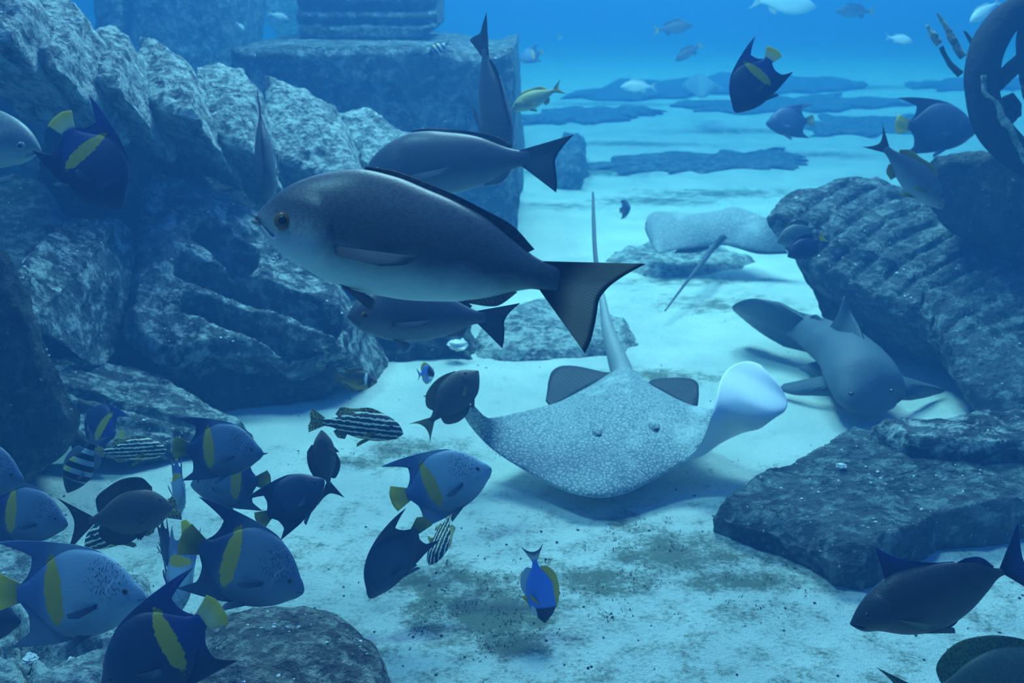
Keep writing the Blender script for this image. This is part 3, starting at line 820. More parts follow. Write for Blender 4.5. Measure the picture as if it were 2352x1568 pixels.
def body_fn(S):
    tx, tz = np.array(S['top'])[:, 0], np.array(S['top'])[:, 1]
    bx, bz = np.array(S['bot'])[:, 0], np.array(S['bot'])[:, 1]
    wx, ww = np.array(S['wid'])[:, 0], np.array(S['wid'])[:, 1]
    x0, x1 = 0.0, min(tx[-1], bx[-1])
    return (lambda x: hermite(tx, tz, x)), (lambda x: hermite(bx, bz, x)), (lambda x: hermite(wx, ww, x)), x1


def make_body(S, mat, root, n, m, k):
    top, bot, wid, x1 = body_fn(S)
    xs = x1 * (1 - np.cos(np.linspace(0, math.pi * 0.5, n) )) if False else x1 * np.linspace(0, 1, n) ** 1.35
    T, B, W = top(xs), bot(xs), wid(xs)
    ph = np.linspace(0, 2 * math.pi, m, endpoint=False)
    c, s = np.cos(ph), np.sin(ph)
    yy = np.sign(c) * abs(c) ** 1.1
    X = np.repeat(xs[:, None], m, 1)
    Z = ((T + B) / 2)[:, None] + ((T - B) / 2)[:, None] * s[None, :]
    Y = W[:, None] * yy[None, :]
    # gill cover: the head stands a little proud of the flank
    gx, gz = S['gill']
    gxz = gx - 5.0 * (Z - gz) ** 2 - 0.012
    g = 1 + 0.13 * (1 - sstep(-0.006, 0.010, X - gxz)) * sstep(0.05, 0.2, X) * (1 - sstep(0.075, 0.12, abs(Z - gz)))
    Y = Y * np.where(abs(c)[None, :] > 0.25, g, 1 + (g - 1) * (abs(c)[None, :] / 0.25))
    # mouth slit
    (ax, az), (bx_, bz_) = S['mouth']
    dx, dz = bx_ - ax, bz_ - az
    t = np.clip(((X - ax) * dx + (Z - az) * dz) / (dx * dx + dz * dz), 0, 1)
    dist = np.hypot(X - ax - t * dx, Z - az - t * dz)
    Y = Y * (1 - 0.45 * np.exp(-(dist / 0.006) ** 2))
    V = np.stack([0.5 - X, Y, Z], 2).reshape(-1, 3)
    uv = np.stack([X, Z + 0.5], 2).reshape(-1, 2)
    faces = grid_faces(n, m, wrap_v=True)
    V = np.vstack([V, [0.5 + 0.002, 0, (T[0] + B[0]) / 2], [0.5 - x1 - 0.004, 0, (T[-1] + B[-1]) / 2]])
    uv = np.vstack([uv, [0, 0.5], [x1, 0.5]])
    a, b = len(V) - 2, len(V) - 1
    faces += [(a, (j + 1) % m, j) for j in range(m)]
    o0 = (n - 1) * m
    faces += [(b, o0 + j, o0 + (j + 1) % m) for j in range(m)]
    return mk('body', bend_pts(V, k), faces, mat, root, uv=uv, fix=True)


def make_fin(name, B, T, nvec, mat, root, k, n=26, m=7, t0=0.007, t1=0.0012, wave=0.0, uvxz=None):
    """membrane between base curve B and outer curve T (3-D local points), thin but solid"""
    Bq, Tq = resample(B, n), resample(T, n)
    nv = np.array(nvec, float); nv /= np.linalg.norm(nv)
    P, th, ru = [], [], []
    for j in range(m + 1):
        v = j / m
        for i in range(n + 1):
            u = i / n
            w = wave * math.sin(u * 9 + v * 2) * v
            P.append(Bq[i] + (Tq[i] - Bq[i]) * v + nv * w)
            th.append((t0 + (t1 - t0) * v) * (0.75 + 0.25 * math.cos(i * math.pi)))
            ru.append((u, v))
    P = np.array(P); th = np.array(th)[:, None]
    A, Bk = P + nv * th, P - nv * th
    N = len(P); w = n + 1
    f = grid_faces(m + 1, w) + grid_faces(m + 1, w, N, flip=True)
    border = [i for i in range(w)] + [j * w + n for j in range(1, m + 1)] + [m * w + i for i in range(n - 1, -1, -1)] + [j * w for j in range(m - 1, 0, -1)]
    for q in range(len(border)):
        a, b = border[q], border[(q + 1) % len(border)]
        f.append((a, a + N, b + N, b))
    V = np.vstack([A, Bk])
    uv = np.stack([0.5 - V[:, 0], V[:, 2] + 0.5], 1)
    return mk(name, bend_pts(V, k), f, mat, root, uv=uv, ray_uv=np.array(ru + ru), fix=True)


def ellipsoid(name, c, r, mat, parent, n=16, m=10):
    V, f = [], []
    for j in range(m + 1):
        th = math.pi * j / m
        for i in range(n):
            a = 2 * math.pi * i / n
            V.append((c[0] + r[0] * math.sin(th) * math.cos(a), c[1] + r[1] * math.cos(th), c[2] + r[2] * math.sin(th) * math.sin(a)))
    f = grid_faces(m + 1, n, wrap_v=True)
    return mk(name, V, f, mat, parent, fix=True)


def fish(kind, px, py, depth, length_px, yaw, tilt, roll=0, bend=0.0, name='fish', label='', cat='fish', group=None, detail=1, flare=1.0):
    """yaw 0 faces right, 180 left, 90 away from the viewer; tilt turns anticlockwise; roll about the body"""
    K = LOOK[kind]; S = SP[K['sp']]
    root = empty(name, PD(px, py, depth))
    size = length_px * depth / F
    basis = Matrix((RIGHT, FWD, UP)).transposed().to_4x4()
    R = basis @ Matrix.Rotation(math.radians(tilt), 4, Vector((0, -1, 0))) @ Matrix.Rotation(math.radians(yaw), 4, 'Z') @ Matrix.Rotation(math.radians(roll), 4, 'X')
    root.matrix_world = Matrix.Translation(PD(px, py, depth)) @ R @ Matrix.Scale(size, 4)
    tag(root, label, cat, group)
    n, m = {0: (22, 14), 1: (64, 28), 2: (150, 64)}[detail]
    make_body(S, K['body'], root, n, m, bend)
    q = (10, 4) if detail == 0 else ((30, 7) if detail == 1 else (60, 10))
    for (nm, B, T, mt) in S['fins']:
        to3 = lambda pts: [(0.5 - p[0], 0.0, p[1]) for p in pts]
        make_fin(nm, to3(B), to3(T), (0, 1, 0), K.get(mt, K['fin']), root, bend, n=q[0], m=q[1], wave=0.006 if detail else 0)
    if detail == 0:
        top, bot, wid, x1 = body_fn(S)
    top, bot, wid, x1 = body_fn(S)

    def flank(x, z):
        T, B, W = top([x])[0], bot([x])[0], wid([x])[0]
        h = (T - B) / 2
        s = np.clip((z - (T + B) / 2) / h, -1, 1)
        return W * max(0.0, 1 - s * s) ** 0.55
    if detail == 2 and K['sp'] == 'chub':
        for (nm, z, xx) in (('upper_lip', 0.004, 0.010), ('lower_lip', -0.012, 0.006)):
            ellipsoid(nm, (0.5 - xx, 0, z), (0.018, 0.020, 0.008), LIP, root)
    if detail:
        ex, ez, er = S['eye']
        (p0, p1, ph, pt) = S['pect']
        (v0, v1, vw) = S['pelv']
        for sd in (1, -1):
            y = flank(ex, ez) * 1.07
            e = ellipsoid('eye', (0.5 - ex, sd * (y - er * 0.15), ez), (er, er * 0.45, er), K['iris'], root)
            ellipsoid('pupil', (0.5 - ex, sd * (y + er * 0.12), ez), (er * 0.55, er * 0.24, er * 0.55), PUPIL, e)
            for o in (e,) + tuple(e.children):
                if abs(bend) > 1e-6:
                    co = np.array([v.co for v in o.data.vertices])
                    o.data.vertices.foreach_set('co', bend_pts(co, bend).ravel())
            # paired fins
            y0 = flank(p0[0], p0[1]) * 1.02
            y1 = y0 + 0.05 * flare
            dxp = p1[0] - p0[0]; dz = p1[1] - p0[1]
            B = [(0.5 - p0[0], sd * y0, p0[1] + ph * 0.35), (0.5 - p0[0] - 0.008, sd * y0 * 0.99, p0[1] - ph * 0.35)]
            T = [(0.5 - p0[0] - dxp, sd * y1, p1[1] + ph * 0.1), (0.5 - p0[0] - dxp * 0.93, sd * y1, p1[1] - ph * 0.45), (0.5 - p0[0] - dxp * 0.6, sd * (y0 + 0.035 * flare), p0[1] + dz * 0.6 - ph * 0.95)]
            make_fin('pectoral_fin', B, T, (0.25, 1 * sd, 0), K['pale'], root, bend, n=16, m=5, t0=0.004)
            y0 = 0.018; y1 = 0.03 * flare
            B = [(0.5 - v0[0] + 0.01, sd * y0, v0[1]), (0.5 - v0[0] - vw, sd * y0, v0[1] - 0.01)]
            T = [(0.5 - v1[0], sd * y1, v1[1]), (0.5 - v1[0] - 0.004, sd * y1, v1[1] + 0.03), (0.5 - (v0[0] * 0.4 + v1[0] * 0.6) - vw * 0.4, sd * y1, v0[1] * 0.75 + v1[1] * 0.25)]
            make_fin('pelvic_fin', B, T, (0, 1, 0), K['pale'], root, bend, n=12, m=4, t0=0.004)
    return root


AG = 'yellow-barred angelfish'
def build_fish():
    A = dict(name='angelfish', cat='angelfish', group=AG)
    Cc = dict(name='sea_chub', cat='chub', group='grey sea chubs')
    fish('chub', 980, 580, 2.4, 800, 180, -11.5, label='largest grey chub with gold eye and pale belly swimming in mid water', detail=2, **Cc)
    fish('chub_blue', 1050, 380, 4.2, 440, 172, 5, label='blue-grey chub with raised forked tail partly behind the largest chub', **Cc)
    fish('chub_blue', 980, 728, 3.3, 372, 202, 0, label='plum-grey chub below the belly of the largest chub', **Cc)
    fish('chub_blue', 1130, 235, 5.0, 320, 0, -82, roll=62, label='chub hanging nose down in front of the plinth corner, seen edge-on', **Cc)
    fish('chub_blue', 607, 352, 4.7, 235, 0, -84, roll=84, label='thin dark fish seen edge-on, nose down before the fallen arch', **Cc)
    fish('chub_pale', -105, 318, 4.0, 400, 0, -8, label='pale round-headed fish entering beside the tilted bar', **Cc)
    # angelfish
    fish('angel_dark', 205, 372, 3.6, 262, 0, -56, label='dark blue angelfish diving past the shaded stone block', **A)
    fish('angel_dark', 232, 980, 4.05, 165, 140, -22, bend=-.5, label='dark angelfish turning away above the striped fish by the ledged slab', **A)
    fish('angel_mid', 500, 1034, 3.5, 210, 0, -4, label='blue angelfish with thin bar and trailing fin over the sand near ledged slab', **A)
    fish('angel_mid', 530, 1108, 3.75, 192, 172, 4, label='angelfish with pale face, belly fins down, below another angelfish', **A)
    fish('angel_light', 409, 1108, 3.7, 150, 0, -86, roll=62, label='slim angelfish seen edge-on with a long yellow streak, head down', **A)
    fish('angel_olive', 668, 1150, 3.4, 178, 14, 32, label='nearly black angelfish without bar rising towards the brown tail', **A)
    fish('angel_light', 1013, 1112, 3.6, 242, 0, 17, label='light blue angelfish with wide bar beside the stingray wing', **A)
    fish('angel_olive', 908, 1275, 3.5, 226, 180, 54, roll=-42, bend=.5, label='curved navy angelfish grazing with its mouth on the sand', **A)
    fish('angel_light', 160, 1366, 2.7, 352, 0, -2, label='large pale angelfish with spotted nape and bright yellow tail', detail=2, **A)
    fish('angel_dark', 372, 1492, 2.5, 340, 180, 36, label='violet-blue angelfish with pale yellow tail heading down over the mottled rock', **A)
    fish('angel_mid', 556, 1296, 2.9, 310, 0, -24, label='blue angelfish with dim bar above the mottled rock', detail=2, **A)
    fish('angel_olive', 380, 1245, 3.45, 130, 0, -80, roll=58, label='small dark angelfish nose down behind the striped fish tail', **A)
    fish('angel_light', 414, 1306, 3.0, 225, 0, -98, roll=52, label='pale blue angelfish seen edge-on between two larger angelfish', **A)
    fish('angel_mid', 48, 1182, 3.3, 220, 0, -12, label='blunt-nosed dark angelfish over sand by the dark boulder', **A)
    fish('angel_mid', -52, 1078, 3.05, 220, 0, -14, label='angelfish with pale snout emerging in front of the dark boulder', **A)
    fish('angel_olive', -52, 1420, 2.9, 200, 0, -4, label='dark angelfish head showing below the bright yellow tail', **A)
    fish('angel_dark', 1735, 185, 4.6, 172, 180, 57, label='dark angelfish with bright bar diving alone in open water', **A)
    fish('angel_olive', 1815, 280, 8.0, 112, 180, 4, label='small hazy angelfish over the far sand', **A)
    fish('angel_hazy', 2150, 292, 6.5, 188, 0, -4, label='hazy angelfish with yellow tail behind the broken wheel rim', **A)
    fish('angel_olive', 1435, 480, 8.0, 62, -72, 0, label='tiny dark fish facing the viewer over open sand', **A)
    fish('angel_mid', 1220, 128, 11.0, 58, 180, 20, label='small hazy fish with dull bar beside the plinth top', detail=0, **A)
    S = dict(name='striped_sweetlips', cat='sweetlips', group='black and white striped sweetlips')
    fish('sweetlips', 818, 979, 3.75, 218, 0, -8, label='striped sweetlips in full side view over open sand', detail=2, **S)
    fish('sweetlips', 298, 1036, 3.95, 168, 0, 2, label='striped sweetlips half hidden under the dark turning angelfish', **S)
    fish('sweetlips', 302, 1208, 3.5, 232, 180, 22, label='striped sweetlips head down behind the brown surgeonfish', **S)
    fish('sweetlips', 1013, 1232, 3.7, 150, -35, -112, roll=30, label='striped sweetlips seen end-on below the light blue angelfish', **S)
    fish('sergeant', 190, 1064, 3.5, 152, 180, 62, roll=-20, name='sergeant_fish', label='small black barred fish nose down by the dark boulder', group='barred sergeants')
    fish('sergeant', 1010, 110, 7.2, 62, 180, 30, name='sergeant_fish', label='tiny barred fish in front of the plinth top', group='barred sergeants', detail=0)
    fish('brown', 285, 1182, 3.25, 240, 40, 6, name='surgeonfish', label='dark brown surgeonfish with tall back fin and wide forked tail', group='brown surgeonfish')
    fish('brown', 748, 1062, 3.6, 150, 0, 98, roll=48, name='surgeonfish', label='brown fish pointing up with its tail towards the sand', group='brown surgeonfish')
    fish('rabbit', 1035, 918, 4.1, 195, 22, 47, name='rabbitfish', label='olive-brown fish with netted tail at the tip of the stingray wing')
    fish('powder', 978, 858, 4.7, 92, -62, 8, roll=0, name='powder_blue_tang', label='powder blue tang facing out of the shade under the boulder', cat='tang', group='powder blue tangs')
    fish('powder', 1238, 1345, 3.5, 172, 0, -80, roll=22, name='powder_blue_tang', label='powder blue tang nose down over the algae patch', cat='tang', group='powder blue tangs')
    fish('black_tang', 1852, 566, 5.6, 98, 180, 28, name='yellow_tailed_tang', label='black-blue tang with vivid yellow tail before the ribbed slab', cat='tang')
    fish('grey_tang', 1836, 536, 5.85, 110, 180, 22, name='grey_tang', label='greenish grey tang just behind the yellow-tailed tang', cat='tang')
    fish('yellow_snapper', 1232, 226, 6.8, 128, 180, 24, name='snapper', label='yellow-green snapper beside the plinth corner', cat='snapper')
    fish('grey_snapper', 2090, 398, 5.0, 232, 10, -42, name='snapper', label='grey-blue snapper with yellow lower fins above the ribbed slab', cat='snapper')
    fish('jack', 2136, 1358, 2.6, 395, 180, 22.3, name='jack_fish', label='dusky deep-bodied jack with blue back fin over the foreground sand', detail=2)
    fish('trigger', 2275, 1590, 2.35, 460, 0, 4, name='netted_fish', label='green netted fish whose back and tail rise from below', detail=2)
    fish('raccoon', 815, 873, 4.85, 104, 0, -4, name='butterflyfish', label='dim butterflyfish with white cheek mark in the shade under the boulder', cat='butterflyfish')
    # hazy fish far away
    D = dict(name='distant_fish', group='hazy fish far out in the open water', detail=0)
    fish('pale_far', 1800, 8, 11.0, 150, 0, -6, label='large pale hazy fish in open water above the diving angelfish', **D)
    fish('dark_far', 1965, 26, 11.5, 90, 180, 0, label='faint round fish with pale fin near the large pale fish', **D)
    fish('dark_far', 1582, 120, 11.0, 72, 180, 32, label='dark slanting fish over the far sand', **D)
    fish('dark_far', 1546, 64, 11.0, 90, 0, 8, label='faint fish with dull yellow tail in open water', **D)
    fish('pale_far', 2066, 90, 10.0, 62, 0, -10, label='small pale fish near the coral twig', **D)
    fish('pale_far', 2262, 26, 9.0, 85, 180, 35, label='blurred pale fish behind the broken wheel', **D)
    fish('pale_far', 640, 38, 9.5, 52, 0, -18, label='pale fish between the stone pillar and the carved block', **D)
    fish('pale_far', 1466, 199, 11.0, 82, 180, 0, label='pale oval fish before the wide hazy ledge', **D)
    fish('pale_far', 552, 60, 9.0, 26, 0, -45, label='tiny bright fish beside the stone pillar edge', **D)
    fish('pale_far', 1285, 84, 13.0, 44, 90, 60, label='very faint pale fish beyond the yellow snapper', **D)


build_fish()


# ------------------------------------------------------------------ stingrays
def mat_ray(name, a, b, under, scale):
    t = NT(name)
    _, s, tt = t.uv('fish')
    _, un, _2 = t.uv('ray')
    c = t.obj()
    wob = t.n('TexNoise'); t.put(wob.inputs['Vector'], c); wob.inputs['Scale'].default_value = 14
    vm = t.n('VectorMath', operation='MULTIPLY_ADD')
    t.t.links.new(wob.outputs['Color'], vm.inputs[0]); vm.inputs[1].default_value = (0.05, 0.05, 0.05); t.t.links.new(c, vm.inputs[2])
    v = t.n('TexVoronoi', feature='DISTANCE_TO_EDGE'); t.t.links.new(vm.outputs[0], v.inputs['Vector']); v.inputs['Scale'].default_value = scale
    e = v.outputs['Distance']
    big = t.noise(c, 5, 3, 0.6)
    col = t.mix(t.step(e, 0.05, 0.20), b, a)
    col = t.mix(t.math('MULTIPLY', t.step(big, 0.55, 0.72), 0.5), col, tuple(min(1, q * 1.5) for q in a))
    col = t.mix(t.step(un, 0.4, 0.6), col, under)
    h = t.math('MULTIPLY', e, t.step(un, 0.6, 0.4))
    return t.done(col, 0.6, 0.2, t.bump(h, 0.3, 0.012))


def disc(root, cols, mat, thick, centre=0.45, sag=None, nu=110, nv=46, tail=None):
    """wing disc: cols = (leading point, trailing point) across the span"""
    L = np.array([c[0] for c in cols], float); T = np.array([c[1] for c in cols], float)
    k = np.linspace(0, 1, len(cols)); u = np.linspace(0, 1, nu)
    Lq, Tq = hermite(k, L, u), hermite(k, T, u)
    for _ in range(3):
        for A in (Lq, Tq): A[1:-1] = 0.5 * A[1:-1] + 0.25 * (A[:-2] + A[2:])
    v = np.linspace(0, 1, nv)
    vv = v ** 1.0
    M = Lq[:, None, :] + (Tq - Lq)[:, None, :] * vv[None, :, None]
    U, W = np.meshgrid(u, v, indexing='ij')
    if sag is not None: M = M + sag(U, W)
    du = np.gradient(M, axis=0); dv = np.gradient(M, axis=1)
    N = np.cross(du, dv)
    N /= np.linalg.norm(N, axis=2, keepdims=True) + 1e-9
    if N[nu // 2, nv // 2, 2] < 0: N = -N
    prof = np.clip(np.sin(np.pi * np.clip(W, 0, 1)) , 0, 1) ** 0.75
    span = np.exp(-((U - centre) / 0.17) ** 2)
    edgeu = np.minimum(1, np.minimum(U, 1 - U) / 0.03)
    h = (thick * span + 0.012) * prof * edgeu + 0.0015
    if tail: h = h + tail[1] * np.exp(-((U - tail[0]) / 0.045) ** 2) * sstep(0.45, 1.0, W)
    top = M + N * h[..., None]; bot = M - N * (h * 0.45)[..., None]
    V = np.vstack([top.reshape(-1, 3), bot.reshape(-1, 3)])
    uv = np.stack([U.ravel(), W.ravel()], 1); uv = np.vstack([uv, uv])
    ru = np.vstack([np.zeros((nu * nv, 2)), np.ones((nu * nv, 2))])
    NN = nu * nv
    f = grid_faces(nu, nv) + grid_faces(nu, nv, NN, flip=True)
    border = [i * nv for i in range(nu)] + [(nu - 1) * nv + j for j in range(1, nv)] + [i * nv + nv - 1 for i in range(nu - 2, -1, -1)] + [j for j in range(nv - 2, 0, -1)]
    for q in range(len(border)):
        a, b = border[q], border[(q + 1) % len(border)]
        f.append((a, a + NN, b + NN, b))
    org = np.array(root.location)
    o = mk('body', V - org, f, mat, root, uv=uv, ray_uv=ru, fix=True)
    return o, top, N


def tube(name, pts, radii, mat, parent, org=(0, 0, 0), n=60, m=12, flat=1.0, noise_amp=0.0, seed=0):
    P = resample(pts, n); R = np.interp(np.linspace(0, 1, n + 1), np.linspace(0, 1, len(radii)), radii)
    V = []
    for i in range(n + 1):
        t = P[min(i + 1, n)] - P[max(i - 1, 0)]; t /= np.linalg.norm(t) + 1e-9
        a = np.cross(t, (0, 0, 1.0))
        if np.linalg.norm(a) < 0.1: a = np.cross(t, (1.0, 0, 0))
        a /= np.linalg.norm(a); b = np.cross(a, t)
        for j in range(m):
            q = 2 * math.pi * j / m
            V.append(P[i] + R[i] * (math.cos(q) * a + flat * math.sin(q) * b))
    f = grid_faces(n + 1, m, wrap_v=True)
    V.append(P[0]); V.append(P[-1])
    f += [(len(V) - 2, (j + 1) % m, j) for j in range(m)] + [(len(V) - 1, n * m + j, n * m + (j + 1) % m) for j in range(m)]
    V = np.array(V)
    if noise_amp: V = V + vnoise(V, 14, noise_amp, seed, 3)
    return mk(name, V - np.array(org), f, mat, parent, fix=True)


def wfin(name, B, T, nvec, mat, root, n=24, m=7, t0=0.012, t1=0.003, wave=0.0):
    org = np.array(root.location)
    o = make_fin(name, [np.array(p) - org for p in B], [np.array(p) - org for p in T], nvec, mat, root, 0.0, n=n, m=m, t0=t0, t1=t1, wave=wave)
    return o


def build_rays():
    skin = mat_ray('honeycomb_ray_skin', (0.40, 0.48, 0.46), (0.15, 0.22, 0.23), (0.92, 0.95, 0.95), 66)
    dark = fin_mat('dusky_ray_fin', (0.009, 0.014, 0.018), trans=0.05)
    tail_m = plain('ray_tail_skin', (0.30, 0.36, 0.34), 0.6)
    tail_d = plain('whip_tail_skin', (0.05, 0.07, 0.09), 0.6)
    root = empty('stingray', PZ(1400, 1000, 0.1))
    tag(root, 'large honeycomb stingray over sand with one wing curled up showing white underside', 'stingray', 'stingrays')
    raw = [((1060, 946, .26), (1088, 930, .31)), ((1086, 985, .20), (1112, 955, .27)), ((1125, 1027, .15), (1142, 957, .22)), ((1185, 1068, .11), (1200, 945, .19)), ((1285, 1122, .08), (1285, 922, .17)),
           ((1334, 1137, .08), (1345, 892, .17)), ((1383, 1142, .08), (1407, 866, .18)), ((1431, 1134, .08), (1456, 866, .18)), ((1484, 1110, .09), (1500, 888, .18)), ((1540, 1080, .11), (1560, 920, .18)),
           ((1585, 1048, .15), (1610, 935, .19), (1612, 1020, .14)), ((1614, 1012, .21), (1660, 940, .22), (1655, 1008, .14)), ((1632, 965, .30), (1712, 952, .24), (1704, 990, .17)), ((1645, 915, .355), (1760, 962, .26), (1728, 976, .25)), ((1656, 868, .395), (1796, 950, .28), (1738, 935, .32)),
           ((1682, 840, .42), (1809, 922, .31)), ((1720, 829, .425), (1790, 885, .36)), ((1748, 838, .41), (1764, 858, .39))]
    cols = [(PZ(*c[0]), PZ(*c[1])) for c in raw]
    mids = np.array([np.array(PZ(*c[2])) - (np.array(PZ(*c[0])) + np.array(PZ(*c[1]))) / 2 if len(c) > 2 else (0, 0, 0) for c in raw], float)

    def sag(U, W):
        m = hermite(np.linspace(0, 1, len(raw)), mids, U[:, 0])
        return m[:, None, :] * (4 * W * (1 - W))[..., None]
    o, top, N = disc(root, cols, skin, 0.085, 0.40, sag, tail=(0.385, 0.038))
    org = np.array(root.location)
    for (i, j, r) in ((36, 16, .040), (53, 17, .042)):
        c = top[i, j] - org - N[i, j] * 0.012
        e = ellipsoid('eye', c, (r * .6, r, r * .62), skin, root)
        ellipsoid('pupil', c + np.array((0.004, -r * 0.72, r * 0.16)), (r * .26, r * .30, r * .20), IRIS_DARK, e)
    for k, (i0, i1, d) in enumerate(((24, 40, (-0.10, 0.16, 0.05)), (50, 64, (0.10, 0.14, 0.04)))):
        B = [top[i, -2] - N[i, -2] * 0.004 for i in range(i0, i1, 2)]
        n_ = len(B)
        T = [b + np.array(d) * math.sin(math.pi * (q + 0.6) / (n_ + 0.2)) ** 1.15 + np.array((0, 0.01, -0.01)) for q, b in enumerate(B)]
        wfin('pelvic_fin', B, T, (0, 0.3, 1), dark, root, wave=0.006, t0=0.004, t1=0.001)
    tb = (np.array(PZ(1407, 866, .18)) + np.array(PZ(1456, 866, .18))) / 2
    tp = [tb + np.array((0, -0.30, -0.015)), tb + np.array((0, -0.14, 0.01)), tb, PZ(1413, 810, .24), PZ(1396, 755, .30), PZ(1384, 690, .37), PZ(1374, 640, .42)]
    tube('tail', [np.array(p) for p in tp], [.015, .05, .048, .034, .022, .016, .012], tail_m, root, org, n=50)
    tube('tail_whip', [np.array(PZ(1374, 640, .42)), np.array(PZ(1367, 580, .48)), np.array(PZ(1364, 520, .55)), np.array(PZ(1362, 442, .66))], [.012, .011, .010, .006], tail_d, root, org, n=40, m=8)

    # second ray, seen from behind
    skin2 = mat_ray('pale_ray_skin', (0.26, 0.32, 0.32), (0.19, 0.24, 0.25), (0.7, 0.75, 0.75), 40)
    r2 = empty('stingray', PZ(1650, 540, 0.15))
    tag(r2, 'smaller hazy stingray hovering tail towards the viewer over crusted rock', 'stingray', 'stingrays')
    raw = [((1482, 512, .30), (1484, 530, .24)), ((1488, 496, .33), (1494, 556, .20)), ((1509, 485, .36), (1512, 582, .16)), ((1540, 487, .36), (1548, 574, .17)), ((1590, 490, .36), (1600, 567, .19)), ((1640, 486, .37), (1642, 563, .21)),
           ((1685, 475, .39), (1680, 564, .21)), ((1725, 486, .38), (1720, 572, .19)), ((1760, 500, .37), (1765, 577, .18)), ((1795, 506, .36), (1800, 576, .18)), ((1822, 520, .34), (1826, 568, .2)), ((1836, 535, .30), (1838, 552, .25))]
    disc(r2, [(PZ(*a), PZ(*b)) for a, b in raw], skin2, 0.055, 0.5, nu=80, nv=30)
    o2 = np.array(r2.location)
    tube('tail', [np.array(PZ(*p)) for p in ((1665, 540, .28), (1645, 562, .22), (1615, 600, .17), (1575, 650, .12), (1528, 713, .06))], [.022, .017, .010, .007, .004], tail_d, r2, o2, n=50)
    wfin('pelvic_fin', [PZ(1672, 560, .21), PZ(1720, 568, .19), PZ(1800, 572, .18)], [PZ(1690, 568, .16), PZ(1740, 582, .14), PZ(1810, 582, .15)], (0, 0.3, 1), dark, r2)
    wfin('pelvic_fin', [PZ(1560, 570, .18), PZ(1600, 566, .19), PZ(1630, 562, .21)], [PZ(1550, 580, .14), PZ(1592, 580, .14), PZ(1625, 572, .17)], (0, 0.3, 1), dark, r2)
    # faint ray far away
    r3 = empty('stingray', PZ(1612, 200, 0.5))
    tag(r3, 'faint pale stingray gliding far off before the wide hazy ledge', 'stingray', 'stingrays')
    raw = [((1566, 196, .5), (1568, 198, .5)), ((1580, 182, .55), (1580, 206, .45)), ((1610, 168, .6), (1612, 226, .42)), ((1640, 190, .55), (1640, 210, .45)), ((1662, 202, .5), (1660, 204, .5))]
    disc(r3, [(PZ(*a), PZ(*b)) for a, b in raw], skin2, 0.06, 0.5, nu=40, nv=16)


build_rays()


